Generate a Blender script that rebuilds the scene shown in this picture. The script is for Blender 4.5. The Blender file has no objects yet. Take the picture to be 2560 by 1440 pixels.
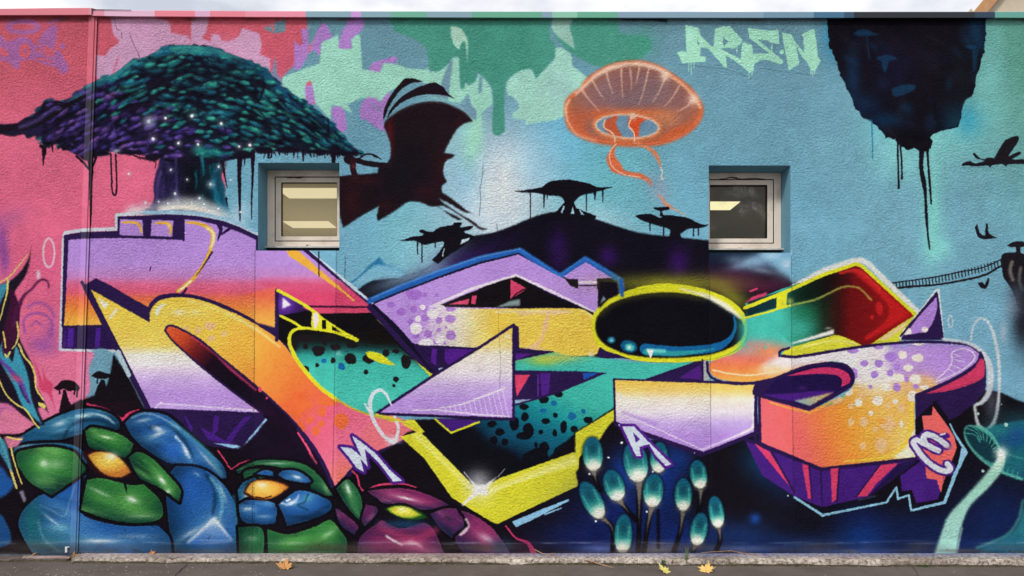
import bpy, bmesh, math, random
import numpy as np
from mathutils import Vector, Matrix
from mathutils.geometry import tessellate_polygon

# ------------------------------------------------------------------ camera, sky, sun, exposure
SC = bpy.context.scene
S = 0.003            # metres per photo pixel on the wall plane (y = 0)
D = 5.5              # camera to wall
PU, PV = 1309.0, 935.0   # where the camera axis meets the picture
CX, CZ = (PU - 1280) * S, 1.38
cam_d = bpy.data.cameras.new('camera'); cam = bpy.data.objects.new('camera', cam_d)
SC.collection.objects.link(cam); SC.camera = cam
cam.location = (CX, -D, CZ); cam.rotation_euler = (math.radians(90), 0, 0)
cam_d.sensor_width = 36.0; cam_d.lens = 36.0 * (D / S) / 2560.0
cam_d.shift_x = (1280 - PU) / 2560.0; cam_d.shift_y = (PV - 720) / 2560.0
cam_d.clip_start = 0.05; cam_d.clip_end = 2000

SUN_EL, SUN_AZ = math.radians(44), math.radians(216)      # overcast: a wide soft sun behind the viewer, high
world = bpy.data.worlds.new('World'); SC.world = world; world.use_nodes = True
wn, wl = world.node_tree.nodes, world.node_tree.links
wn.clear()
wo = wn.new('ShaderNodeOutputWorld'); wb = wn.new('ShaderNodeBackground'); wb.inputs[1].default_value = 0.1
sky = wn.new('ShaderNodeTexSky'); sky.sky_type = 'NISHITA'; sky.sun_disc = False
sky.sun_elevation = SUN_EL; sky.sun_rotation = SUN_AZ; sky.air_density = 1.0; sky.dust_density = 2.5
tc = wn.new('ShaderNodeTexCoord'); mp = wn.new('ShaderNodeMapping'); mp.inputs['Scale'].default_value = (1, 1, 2.2)
n1 = wn.new('ShaderNodeTexNoise'); n1.inputs['Scale'].default_value = 4.2; n1.inputs['Detail'].default_value = 7; n1.inputs['Roughness'].default_value = 0.55
r1 = wn.new('ShaderNodeValToRGB')
r1.color_ramp.elements[0].position = 0.33; r1.color_ramp.elements[0].color = (4.4, 4.7, 5.3, 1)
r1.color_ramp.elements[1].position = 0.62; r1.color_ramp.elements[1].color = (9.0, 8.85, 8.75, 1)
mx = wn.new('ShaderNodeMix'); mx.data_type = 'RGBA'; mx.inputs['Factor'].default_value = 0.93
wl.new(tc.outputs['Generated'], mp.inputs[0]); wl.new(mp.outputs[0], n1.inputs['Vector']); wl.new(n1.outputs['Fac'], r1.inputs[0])
wl.new(sky.outputs[0], mx.inputs[6]); wl.new(r1.outputs[0], mx.inputs[7]); wl.new(mx.outputs[2], wb.inputs[0]); wl.new(wb.outputs[0], wo.inputs[0])

sun_d = bpy.data.lights.new('sun', 'SUN'); sun_d.energy = 1.5; sun_d.angle = math.radians(11); sun_d.color = (1.0, 0.965, 0.92)
sun = bpy.data.objects.new('sun', sun_d); SC.collection.objects.link(sun)
sdir = Vector((math.sin(SUN_AZ) * math.cos(SUN_EL), math.cos(SUN_AZ) * math.cos(SUN_EL), math.sin(SUN_EL)))
sun.rotation_euler = sdir.to_track_quat('Z', 'Y').to_euler()
SC.view_settings.view_transform = 'Standard'; SC.view_settings.look = 'None'
SC.view_settings.exposure = 0.55; SC.view_settings.gamma = 1.0; SC.view_settings.use_curve_mapping = False
SC.cycles.max_bounces = 8; SC.cycles.transparent_max_bounces = 12

random.seed(7); RNG = np.random.default_rng(11)

# ------------------------------------------------------------------ a small spray-can: paints the mural, in photo-like pixels of the wall
OX, CW, CH = 320, 3200, 1400          # canvas: u from -320 to 2880, v from 0 to 1400
CAN = np.zeros((CH, CW, 3), np.float32)

def hx(c):
    if not isinstance(c, str): return c
    return np.array([int(c[i:i + 2], 16) / 255.0 for i in (0, 2, 4)], np.float32)

def crv(s, closed=False):
    """'x,y x,y ...' -> points; leading ~ = smooth curve, trailing * = corner."""
    if not isinstance(s, str): return np.array(s, float)
    sm = s.lstrip().startswith('~'); s = s.replace('~', ' ')
    P, C = [], []
    for t in s.split():
        c = t.endswith('*'); t = t.rstrip('*'); a, b = t.split(','); P.append((float(a), float(b))); C.append(c)
    P = np.array(P)
    if not sm or len(P) < 3: return P
    n = len(P); out = []
    for i in range(n if closed else n - 1):
        p0, p1 = P[i], P[(i + 1) % n]
        pm = P[i - 1] if (closed or i > 0) else p0
        pn = P[(i + 2) % n] if (closed or i + 2 < n) else p1
        L = np.hypot(*(p1 - p0)) + 1e-6
        def tan(a, b, c):
            la, lb = np.hypot(*(b - a)) + 1e-6, np.hypot(*(c - b)) + 1e-6
            return (c - a) / (la + lb) * L
        m0 = (p1 - p0) if (C[i] or (not closed and i == 0)) else tan(pm, p0, p1)
        j = (i + 1) % n
        m1 = (p1 - p0) if (C[j] or (not closed and i == n - 2)) else tan(p0, p1, pn)
        k = max(3, int(L / 5)); t = np.linspace(0, 1, k, endpoint=False)[:, None]
        out.append((2 * t**3 - 3 * t**2 + 1) * p0 + (t**3 - 2 * t**2 + t) * m0 + (-2 * t**3 + 3 * t**2) * p1 + (t**3 - t**2) * m1)
    if not closed: out.append(P[-1:])
    return np.concatenate(out)

def ell(cx, cy, rx, ry, rot=0, a0=0, a1=360, n=48):
    t = np.radians(np.linspace(a0, a1, n, endpoint=(a1 - a0) < 360)); r = math.radians(rot)
    x, y = rx * np.cos(t), ry * np.sin(t)
    return np.stack([cx + x * math.cos(r) - y * math.sin(r), cy + x * math.sin(r) + y * math.cos(r)], 1)

def box1(a, r, ax):
    if r < 1: return a
    n = a.shape[ax]; pad = [(0, 0), (0, 0)]; pad[ax] = (r + 1, r)
    c = np.cumsum(np.pad(a, pad), axis=ax)
    sl = [slice(None)] * 2; s2 = [slice(None)] * 2
    sl[ax] = slice(2 * r + 1, 2 * r + 1 + n); s2[ax] = slice(0, n)
    return (c[tuple(sl)] - c[tuple(s2)]) / (2 * r + 1)

def soft(a, b):
    r = int(round(b * 0.62))
    for _ in range(3): a = box1(box1(a, r, 0), r, 1)
    return a

def rast(P, pad=0):
    P = np.array(P, float); x, y = P[:, 0] + OX, P[:, 1]
    x0, x1 = int(max(0, math.floor(x.min()) - pad)), int(min(CW, math.ceil(x.max()) + pad + 1))
    y0, y1 = int(max(0, math.floor(y.min()) - pad)), int(min(CH, math.ceil(y.max()) + pad + 1))
    if x1 <= x0 or y1 <= y0: return None
    w, h = x1 - x0, y1 - y0; acc = np.zeros(h * (w + 2)); SS = 4
    X = x - x0; Y = (y - y0) * SS - 0.5
    for i in range(len(P)):
        xa, ya, xb, yb = X[i - 1], Y[i - 1], X[i], Y[i]
        if ya == yb: continue
        sg = 1.0
        if ya > yb: xa, ya, xb, yb = xb, yb, xa, ya; sg = -1.0
        r = np.arange(max(0, math.ceil(ya)), min(h * SS, math.ceil(yb)))
        if len(r) == 0: continue
        xx = np.clip(xa + (xb - xa) * (r - ya) / (yb - ya), 0, w); ix = xx.astype(int); f = xx - ix
        base = (r // SS) * (w + 2) + ix
        np.add.at(acc, base, sg * (1 - f) / SS); np.add.at(acc, base + 1, sg * f / SS)
    m = np.clip(np.abs(np.cumsum(acc.reshape(h, w + 2), axis=1)[:, :w]), 0, 1).astype(np.float32)
    return x0, y0, m

def comp(m, col, a=1.0, clip=None):
    if m is None: return
    x0, y0, k = m; h, w = k.shape
    if clip is not None:
        cx0, cy0, ck = clip
        X0, Y0, X1, Y1 = max(x0, cx0), max(y0, cy0), min(x0 + w, cx0 + ck.shape[1]), min(y0 + h, cy0 + ck.shape[0])
        if X1 <= X0 or Y1 <= Y0: return
        k = k[Y0 - y0:Y1 - y0, X0 - x0:X1 - x0] * ck[Y0 - cy0:Y1 - cy0, X0 - cx0:X1 - cx0]
        x0, y0, h, w = X0, Y0, Y1 - Y0, X1 - X0
    if callable(col):
        yy, xx = np.mgrid[y0:y0 + h, x0:x0 + w].astype(np.float32); c = col(xx - OX, yy)
    else: c = hx(col)
    v = CAN[y0:y0 + h, x0:x0 + w]; k = (k * a)[..., None]
    v += (c - v) * k

def _st(s):
    T, C = [], []
    for t in s.split():
        a, b = t.split(':'); T.append(float(a)); C.append(hx(b))
    return np.array(T), np.array(C)

def _ev(t, T, C): return np.stack([np.interp(t, T, C[:, i]) for i in range(3)], -1).astype(np.float32)

def LG(x0, y0, x1, y1, s):
    T, C = _st(s); d = (x1 - x0) ** 2 + (y1 - y0) ** 2
    return lambda X, Y: _ev(((X - x0) * (x1 - x0) + (Y - y0) * (y1 - y0)) / d, T, C)

def VG(y0, y1, s): return LG(0, y0, 0, y1, s)
def HG(x0, x1, s): return LG(x0, 0, x1, 0, s)

def RG(cx, cy, rx, ry, s, rot=0):
    T, C = _st(s); r = math.radians(rot)
    def f(X, Y):
        dx, dy = X - cx, Y - cy
        return _ev(np.hypot((dx * math.cos(r) + dy * math.sin(r)) / rx, (-dx * math.sin(r) + dy * math.cos(r)) / ry), T, C)
    return f

def MK(s, b=0):
    m = rast(crv(s, True), int(b * 2 + 2))
    return (m[0], m[1], soft(m[2], b)) if b else m

def F(s, col, a=1.0, b=0, clip=None, o=None, ow=6):
    """fill a shape; o / ow = colour and width of its outline; b = spray softness."""
    comp(MK(s, b), col, a, clip)
    if o: K(s, ow, o, closed=True, clip=clip)

def K(s, w, col, w1=None, a=1.0, b=0, closed=False, clip=None):
    """a stroke of width w (to w1 at its end; w1 may be a list of widths along the line)."""
    P = crv(s, closed)
    if closed: P = np.concatenate([P, P[:1]])
    n = len(P); L = np.concatenate([[0], np.cumsum(np.hypot(*np.diff(P, axis=0).T))]); L /= max(L[-1], 1e-6)
    ws = [w] + (list(w1) if isinstance(w1, (list, tuple)) else [w if w1 is None else w1])
    R = np.interp(L, np.linspace(0, 1, len(ws)), ws) / 2
    pad = int(max(ws) / 2 + b * 2 + 3)
    x0 = int(max(0, P[:, 0].min() + OX - pad)); x1 = int(min(CW, P[:, 0].max() + OX + pad))
    y0 = int(max(0, P[:, 1].min() - pad)); y1 = int(min(CH, P[:, 1].max() + pad))
    if x1 <= x0 or y1 <= y0: return
    m = np.zeros((y1 - y0, x1 - x0), np.float32)
    for i in range(n - 1):
        (ax, ay), (bx, by) = P[i] + (OX, 0), P[i + 1] + (OX, 0); q = max(R[i], R[i + 1]) + 2
        X0, X1 = int(max(x0, min(ax, bx) - q)), int(min(x1, max(ax, bx) + q + 1))
        Y0, Y1 = int(max(y0, min(ay, by) - q)), int(min(y1, max(ay, by) + q + 1))
        if X1 <= X0 or Y1 <= Y0: continue
        yy, xx = np.mgrid[Y0:Y1, X0:X1] + 0.5; dx, dy = bx - ax, by - ay; dd = dx * dx + dy * dy + 1e-9
        t = np.clip(((xx - ax) * dx + (yy - ay) * dy) / dd, 0, 1)
        d = np.hypot(xx - ax - t * dx, yy - ay - t * dy)
        v = np.clip(R[i] + (R[i + 1] - R[i]) * t - d + 0.5, 0, 1)
        sub = m[Y0 - y0:Y1 - y0, X0 - x0:X1 - x0]; np.maximum(sub, v, out=sub)
    if b: m = soft(m, b)
    comp((x0, y0, m), col, a, clip)

def GL(x, y, r, col, a=1.0, ry=None, rot=0, clip=None, p=2.0):
    """a puff of spray."""
    ry = ry or r; q = max(r, ry) * 2.2
    x0, x1 = int(max(0, x + OX - q)), int(min(CW, x + OX + q)); y0, y1 = int(max(0, y - q)), int(min(CH, y + q))
    if x1 <= x0 or y1 <= y0: return
    yy, xx = np.mgrid[y0:y1, x0:x1].astype(np.float32); dx, dy = xx - OX - x, yy - y; t = math.radians(rot)
    d = np.hypot((dx * math.cos(t) + dy * math.sin(t)) / r, (-dx * math.sin(t) + dy * math.cos(t)) / ry)
    comp((x0, y0, np.exp(-(d ** p) * 1.1).astype(np.float32)), col, a, clip)

def DOTS(s, col, a=1.0, clip=None, jag=0.12):
    """'x,y,r' or 'x,y,rx,ry' blots with uneven rims."""
    for t in s.split():
        v = [float(q) for q in t.split(',')]; rx = v[2]; ry = v[3] if len(v) > 3 else rx
        th = np.linspace(0, 2 * math.pi, 9, endpoint=False); k = 1 + RNG.uniform(-jag, jag, 9)
        F('~ ' + ' '.join(f'{v[0] + rx * q * math.cos(t_):.1f},{v[1] + ry * q * math.sin(t_):.1f}' for q, t_ in zip(k, th)), col, a, 0.8, clip)

def vnoise(h, w, cell, seed):
    r = np.random.default_rng(seed); gh, gw = int(h / cell) + 3, int(w / cell) + 3
    g = r.standard_normal((gh, gw)).astype(np.float32)
    y = np.arange(h) / cell; x = np.arange(w) / cell; iy, ix = y.astype(int), x.astype(int)
    fy = (y - iy)[:, None]; fx = (x - ix)[None]; fy = fy * fy * (3 - 2 * fy); fx = fx * fx * (3 - 2 * fx)
    a, b = g[iy][:, ix], g[iy][:, ix + 1]; c, d = g[iy + 1][:, ix], g[iy + 1][:, ix + 1]
    return ((a * (1 - fx) + b * fx) * (1 - fy) + (c * (1 - fx) + d * fx) * fy).astype(np.float32)

MOT = []     # painted figures that become thin paint layers of their own: (name, outline, level, parent, label)
def motif(name, s, lvl=1, parent=None, label=None):
    MOT.append((name, crv(s, True), lvl, parent, label)); return len(MOT) - 1
# ------------------------------------------------------------------ the mural, back to front
CAN[:] = VG(40, 1385, '0:6a94a3 .12:6f9fb2 .35:74aec6 .6:79b0ca 1:6f9fb8')(*np.meshgrid(np.arange(CW, dtype=np.float32) - OX, np.arange(CH, dtype=np.float32)))
# right edge and top turn green-grey
GL(2560, 120, 260, '5fa08e', .85, 330); GL(2700, 240, 200, '5d9f86', .8, 300)
GL(2290, 560, 330, '7fb4c6', .5, 300)
# blue middle field, clouds and glow
GL(1440, 480, 120, '62c2bf', .85, 190, 30); GL(1400, 380, 110, '63b4da', .8, 160); GL(1560, 470, 150, '72b9c8', .6, 160)
GL(1000, 590, 90, '79cbc9', .8, 120, 15); GL(1105, 320, 50, '86c8c4', .7, 90); GL(940, 610, 160, '78b3cf', .6, 140)
GL(1250, 470, 150, 'cfe0ea', .95, 170); GL(1262, 462, 80, 'e6ecf0', .85, 90); GL(1340, 430, 60, '8fc4de', .5, 60, 30); GL(1230, 560, 90, 'd8e2ec', .8, 60)
GL(1110, 620, 110, '9ed0dc', .7, 70); GL(1165, 440, 45, '8fc3dd', .7, 70); GL(1500, 550, 110, 'a9cfdb', .7, 45, 22)
GL(1420, 560, 40, 'd3dfe8', .7, 30); GL(1170, 360, 22, '9adcc8', .8, 60)
# pink end of the wall
F('~ -330,20* 770,20* 768,60 765,140 740,160 706,195 690,260 640,330 565,470 575,560 640,640 640,760 300,760 248,900 225,960 215,1010 205,1075 120,1120 60,1160* -330,1160*', VG(40, 1100, '0:cf6070 .1:d05f74 .3:dd6a88 .6:e0688c .8:dc6f93 1:dd7aa0'), b=3)
GL(30, 130, 190, 'c9606e', .7, 90); GL(120, 60, 160, 'b9566a', .5, 60); GL(150, 700, 120, 'd75f87', .5, 90)
F('~ 562,370* 565,480 575,560 640,640 700,640* 700,370*', '74aec6', b=4)
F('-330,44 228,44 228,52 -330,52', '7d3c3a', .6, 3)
# violet doodles on the pink
PU1 = 'a06ab0'
K(ell(58, 67, 38, 14), 12, PU1, closed=True, a=.75, b=1)
K('~ 122,57 145,50 155,46', 9, PU1, a=.6, b=2)
F('~ 92,105* 120,70 142,63 143,80 135,125* 112,118', PU1, .8, 1.2)
F('~ -20,85 0,87 20,105 35,98 60,92 78,100 85,112 100,112 122,130 135,135 137,128 148,126 160,145 173,170 168,180 155,186* 140,170 110,160 85,150 70,150 50,152 48,170 38,172 20,155 -10,150 -40,150 -40,90', PU1, .8, 1.2)
F(ell(62, 127, 14, 18), 'd2606c', 1, 1); F(ell(62, 127, 5, 6), PU1, .7, 1); F('~ 0,118 12,122 22,138 5,142', 'd2606c', .9, 1); F('~ 90,120* 102,122* 102,130 92,130', 'd2606c', .9, 1)
F('~ 80,148* 105,143 125,150 140,160* 110,152', 'd2606c', .8, 1); F('~ 105,112* 130,122 135,140 110,138', 'd2606c', .7, 1); F(ell(156, 115, 7, 7), PU1, .8, 1)
GL(4, 600, 16, '8a4a9c', .8, 55); GL(12, 650, 12, '8a4a9c', .8, 40); GL(30, 545, 40, 'a6598f', .5, 25, -30)
# lilac patches
LV = 'cfa3c6'
F('276,40 283,85 297,100 296,109 275,122 262,141 240,137 238,190 246,200 330,260 500,200 650,240 676,178 675,146 650,135 655,110 648,84 626,76 606,70 596,92 570,104 554,102 548,86 530,84 525,106 505,94 516,80 521,50 522,40 480,40 478,60 477,107 470,90 428,82 425,60 418,52 395,45', LV, .95, 1.5)
F('300,133 295,150 284,190 280,190 290,150', 'd5688a', .8, 1)
for x, y, r in ((350, 70, 40), (420, 110, 35), (570, 130, 40)): GL(x, y, r, 'c98fb4', .35)
F('700,40 762,40 765,44 765,60 700,60', '000000', 0)
F('658,71 690,55 714,48 714,78 700,82 686,84 660,72', '6b93a3', .95, 1); F('675,66 682,44 688,44 685,84', 'd6707e', .8, 1)
F('686,150 690,143 693,185 706,200 704,215 672,185 680,180', '7e8fb0', .9, 1)
# greens
GN = '4c9a87'
F('~ 970,40* 990,78 1035,97 1062,118 1070,140 1072,172* 1088,180 1110,170 1125,155 1132,143 1147,142* 1150,222* 1160,222* 1164,206 1172,212 1182,208 1190,200 1192,180 1205,190 1228,215 1233,260 1231,330 1245,340 1262,328* 1263,210 1280,190 1328,173 1340,195 1365,170 1388,140 1391,120 1376,95 1374,40*', GN, .97, 1.5)
F('~ 1437,40* 1548,40* 1550,80 1590,90 1625,98 1627,122 1602,145 1550,162 1495,166 1440,140 1405,112 1380,75 1390,60 1425,62', '4d9c88', .95, 2)
GL(1600, 108, 40, '4aa287', .7); GL(1250, 120, 90, '459683', .5); GL(1590, 70, 90, '6c95a6', .0)
# mint
MT = 'a1dcc8'
F('706,193 760,172 800,158 802,108 822,98 845,86 848,118 880,122 877,98 890,88 900,87 902,112 906,173 950,178 958,156 1000,162 1014,170 1060,174 1070,170 1074,180 1100,178 1122,160 1132,143 1147,143 1149,200 1151,222 1160,222 1164,206 1172,214 1188,204 1197,185 1205,192 1216,202 1228,222 1232,258 1216,272 1204,282 1205,330 1196,360 1186,390 1170,380 1174,330 1188,280 1180,262 1170,235 1150,258 1120,252 1105,245 1080,215 1050,203 1000,215 975,228 960,256 950,252 905,245 870,260 880,283 850,268 830,262 826,300 800,270 790,258 780,262 730,240 706,215', MT, 1, 1)
GL(1190, 340, 22, MT, .8, 60); F('1088,245 1125,150 1133,148 1120,252', '7497ad', .9, 1.5); F('1197,190 1206,192 1204,230 1197,235', '6f9bb0', .9, 1)
K('784,260 784,270', 12, '74a4b8')
F('~ 1160,262* 1172,235* 1176,262 1190,275 1188,300 1150,262', '7497ad', .9, 1.5); F('~ 1060,240* 1118,250 1110,245', '8fc8c2', .8, 2)
F('~ 1127,65* 1150,70 1168,95 1170,110 1168,160* 1163,105 1155,105 1148,125* 1135,112 1128,90', 'b2dfcb', 1, 1.5)
F('~ 1382,40* 1438,40* 1425,66 1432,95 1436,122* 1400,96 1380,72', '9dc9bb', .95, 1.5)
F('~ 1388,120* 1402,119 1428,138 1432,165 1452,180 1468,195 1462,215 1450,228 1440,240 1422,275 1408,292 1370,303 1312,311* 1315,301* 1282,296* 1282,283 1298,270 1295,258 1280,240 1270,238 1266,212 1278,192 1300,178 1328,174 1340,196* 1365,170 1387,145', 'a5dccb', 1, 1)
GL(1400, 225, 40, '9cc4c4', .6)
# violet tags
VT = 'b583cf'
for s in ('735,102 750,115 757,108 753,72 770,72 772,118 785,97 795,72 807,56 815,60 832,92 822,98 803,105 800,140 785,126 770,134 764,150 750,172 735,175', '868,44 908,40 912,55 905,75 890,88 877,98 880,121 847,122 848,105 857,75 866,62', '921,176 930,158 960,148 990,140 993,153 985,158 958,156 950,180', '763,212 778,203 783,225 789,256 780,262 775,270 768,272 763,240', '827,275 838,265 855,268 862,282 867,310 866,328 850,332 835,305', '900,275 905,255 920,243 940,245 950,256 962,240 975,228 972,250 962,275 958,310 965,330 945,322 915,300 900,297'):
    F(s, VT, .95, 1)
F('920,252 955,275 950,278', '7497ad', .8, 1); F('765,208 776,201 780,210 766,216', 'dc7484'); F('781,254 788,256 786,262', 'dc7484'); F('770,134 772,118 786,98 780,112 774,132', 'dc7484')
# grime under the coping
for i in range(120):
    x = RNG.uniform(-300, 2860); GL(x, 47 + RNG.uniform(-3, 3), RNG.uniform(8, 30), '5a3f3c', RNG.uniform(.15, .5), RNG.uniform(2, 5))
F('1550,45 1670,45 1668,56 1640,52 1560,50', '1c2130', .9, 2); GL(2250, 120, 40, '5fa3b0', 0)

# ------------------------------------------------------------------ hanging rock, top right
GL(2090, 90, 34, '1e86b8', .8, 60); GL(2330, 330, 150, '86d3cf', .8, 90); GL(2420, 300, 40, '2294b8', .6, 45); GL(2475, 180, 40, '7fc7c4', .7, 110); GL(2200, 320, 50, '79c5cf', .7, 40, 40)
GL(2330, 520, 26, '86d8cf', .9, 150); GL(2345, 620, 40, '86d8cf', .7, 30); GL(2250, 400, 70, '86d0cd', .6, 60)
RK = '2060,40 2068,58 2072,100 2074,118 2083,132 2092,165 2105,195 2118,222 2128,240 2135,262 2148,278 2152,290 2170,300 2190,312 2205,330 2217,342 2240,350 2247,362 2270,372 2290,366 2310,376 2326,372 2330,355 2328,335 2360,325 2390,318 2400,300 2405,270 2415,250 2428,240 2438,215 2440,190 2448,172 2452,150 2460,130 2464,90 2463,40'
RP_ = crv(RK, True); RP_ = np.concatenate([np.linspace(RP_[i - 1], RP_[i], max(2, int(np.hypot(*(RP_[i] - RP_[i - 1])) / 7)), endpoint=False) for i in range(len(RP_))]); RP_ = RP_ + RNG.normal(0, 1.7, RP_.shape)
F(RP_, '120f18', 1, .8); motif('painted_hanging_rock', RK, 1, None, 'black hanging rock painted at the top with drips below')
rk = MK(RK)
for _ in range(70):
    x, y = RNG.uniform(2080, 2460), RNG.uniform(60, 370); GL(x, y, RNG.uniform(10, 34), ['16243c', '0b0912', '181630', '12304a', '1e1a24', '0b0912'][RNG.integers(6)], RNG.uniform(.3, .7), RNG.uniform(5, 20), RNG.uniform(20, 110), clip=rk, p=3)
for x, y, r, c, a, ry in ((2440, 80, 26, '163a58', .8, 55), (2132, 190, 20, '15304f', .8, 70), (2160, 260, 40, '142a4a', .8, 30), (2215, 300, 45, '113050', .8, 22), (2390, 300, 36, '14384c', .85, 45), (2300, 150, 90, '1a1822', .6, 70), (2405, 200, 30, '181a22', .7, 60), (2230, 170, 60, '181433', .5, 60)):
    GL(x, y, r, c, a, ry, clip=rk)
for s in ('~ 2132,85* 2145,76 2165,74 2180,80 2200,87* 2170,90 2145,90', '~ 2190,143* 2215,137 2235,142 2244,148 2215,153 2195,150*', '~ 2412,115* 2428,112 2443,118 2440,123 2420,122', '~ 2228,222* 2258,212 2290,214 2280,228 2240,242 2232,238'): F(s, '164468', .65, 1.5, clip=rk)
K('2167,90 2170,120 2174,148', 3, '133a5c', a=.8, b=1); F('2203,152 2222,152 2215,180 2208,178', '173f5e', .8, 2, clip=rk); F('2430,125 2445,125 2440,175 2432,180', '153a55', .7, 2, clip=rk)
for p, w in (('~ 2244,350 2245,400 2247,470', [5, 5, 4, 6]), ('~ 2250,355 2254,400 2255,447', [5, 4, 5]), ('~ 2305,370 2303,420 2312,470 2316,540 2320,590 2324,622', [14, 10, 12, 6, 8, 5, 4]), ('~ 2318,370 2322,430 2327,490 2328,510', [7, 5, 6, 4])):
    K(p, w[0], '191420', w1=w[1:])
F('~ 2262,355* 2290,372 2300,378 2322,378* 2325,360* 2270,350', '14101a')
K('2179,300 2181,360 2182,398', 3, '1d6f9c', a=.8)
# flyers at the right edge
BK = '1c1820'
F('~ 2403,415* 2407,408 2425,403 2435,408 2450,406 2462,402* 2440,395 2434,388 2432,383 2438,384 2445,392 2458,398 2470,394 2485,396* 2500,370 2512,352 2525,345 2545,340 2546,352 2535,368 2520,392* 2545,380 2552,380 2548,388 2530,398 2560,398* 2620,402* 2560,410 2530,410 2518,412 2516,416* 2505,410 2478,415 2475,419* 2470,414 2440,416 2420,414', BK, 1, .8); motif('painted_flying_creature', '2400,418 2425,400 2440,380 2500,370 2560,335 2560,410 2500,420', 1, None, 'small black long necked flyer painted at the right edge')
F('~ 2437,568* 2443,560 2446,570 2452,585 2462,590* 2463,575 2466,558 2470,562 2471,580 2478,588 2494,595* 2475,597 2460,598 2445,592', BK); F('~ 2445,707* 2455,705 2462,712* 2470,695 2473,700 2470,715 2462,722 2450,718', BK)
F('~ 2517,614* 2530,606 2545,603 2562,606 2562,615 2545,618 2525,617', BK); F('~ 2539,615 2550,615 2552,632 2580,640* 2600,780* 2548,770 2535,735 2522,712* 2508,690 2504,640 2515,632 2540,630', BK); K('~ 2530,655 2525,675 2532,700', 9, '7f7c70', a=.8, b=2); K('~ 2552,670 2548,700 2556,725', 8, '7f7c70', a=.7, b=2)
K('~ 2225,708 2285,700 2340,692 2400,680 2460,668 2504,648', 3, BK); K('~ 2225,722 2285,716 2340,712 2400,702 2460,688 2504,664', 5, BK)
for i in range(34):
    t = i / 33; x = 2232 + t * 270; y = 707 - 58 * t ** 1.45; K(f'{x},{y} {x + 2},{y + 15}', 2.6, BK)
GL(2545, 735, 28, '4d5b6b', .7, 30); GL(2556, 800, 26, '20222c', 1, 70); GL(2535, 770, 26, '9fb0c6', .5, 30); GL(2600, 800, 60, '20222c', 1, 90)

# ------------------------------------------------------------------ jellyfish
JF = '~ 1416,268 1422,248 1440,232 1456,222 1462,208 1490,184 1535,163 1590,156 1640,166 1682,190 1722,220 1742,246 1754,272 1746,302 1724,326 1690,345 1650,358 1590,362 1530,359 1480,350 1442,334 1421,312'
K(JF, 14, 'a8603f', closed=True, a=.5, b=4)
F(JF, RG(1585, 252, 178, 108, '0:86686e .55:8c6466 .84:a0604a 1:d4663c'), .93, 1); motif('painted_jellyfish', JF, 1, None, 'orange jellyfish painted on the blue sky')
jm = MK(JF)
GL(1590, 282, 92, 'e0703f', .85, 15, clip=jm); GL(1480, 325, 30, '8e6264', .6, 14, 30, clip=jm); GL(1690, 300, 34, '8e6264', .6, 16, -20, clip=jm); GL(1495, 285, 34, 'd8653a', .8, 18, clip=jm); GL(1665, 295, 40, 'd88650', .7, 24, clip=jm); GL(1690, 330, 50, 'cf5f35', .8, 14, -22, clip=jm); GL(1450, 300, 22, 'c55a38', .6, 34, clip=jm)
GL(1560, 205, 30, '96605c', .6, 34, clip=jm); GL(1690, 250, 34, '93625f', .6, 28, clip=jm); GL(1480, 250, 26, '93625f', .6, 28, clip=jm)
K(JF, 9, 'e0744a', closed=True, a=.8, b=2)
K('~ 1440,235 1465,212 1495,186 1540,166 1590,160 1640,170 1668,184', [6][0], 'f3d3bd', w1=[7, 12, 10, 11, 8], a=.9, b=2.5); K('~ 1668,184 1710,215 1738,248 1750,268', 8, 'eeb18d', a=.8, b=2); GL(1733, 248, 14, 'f6d6c0', .9); GL(1662, 190, 13, 'f6d6c0', .9)
K('~ 1418,300 1414,270 1424,250', 5, 'efc3a4', a=.8, b=1); K('~ 1418,300 1440,334 1490,353', 3, 'efc3a4', a=.8, b=1)
for s in ('~ 1553,172 1554,200 1557,245', '~ 1575,172 1578,200 1578,225', '~ 1622,172 1612,215 1598,262', '~ 1662,196 1650,225 1632,255', '~ 1455,226 1475,252 1500,280', '~ 1732,250 1715,268 1690,280', '~ 1515,178 1522,205 1532,235', '~ 1698,215 1680,245 1660,268', '~ 1480,200 1496,228 1512,250', '~ 1598,168 1594,190 1590,210'): K(s, 4.5, 'f2c9ae', w1=1.5, a=.75, b=1)
RI = ell(1568, 316, 79, 29, 3)
K(RI, 18, 'e5854f', closed=True, a=.7, b=4); F(RI, '6d93ad', 1, 2, clip=jm)
rm = MK(RI)
F('~ 1515,300* 1545,288 1540,310 1555,340 1556,352 1530,345 1518,330 1508,318', 'c95a38', .95, 1.5, clip=rm); F('~ 1572,288* 1622,294* 1600,312 1598,325 1595,348 1585,352 1582,330 1570,315', 'd9552f', 1, 1.5, clip=rm)
K('~ 1512,300 1510,318 1530,332 1538,350 1535,362', 3.5, 'f0c7ab', b=.6); K('~ 1580,290 1572,315 1585,332 1586,352', 3.5, 'f0c7ab', b=.6); GL(1582, 290, 9, 'f5d9c8', 1)
K(RI, 4, 'f0c7ab', closed=True, b=1)
K('~ 1537,360 1531,378 1528,396 1540,418 1560,432 1600,440 1618,448 1628,462', 8, 'd96f49', w1=[12, 26, 30, 14, 12, 14, 12, 6], b=1.5); K('~ 1540,360 1526,378 1524,398 1532,418 1560,436 1600,443', 2.5, 'f0c7ab', b=.6)
K('~ 1585,358 1612,366 1632,378 1646,398 1652,420', 4, 'd98862', w1=[8, 8, 12, 8, 3], b=1.5); K('~ 1652,418 1656,432 1653,442 1658,450', 3, 'f2dccb', b=.6)
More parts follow.
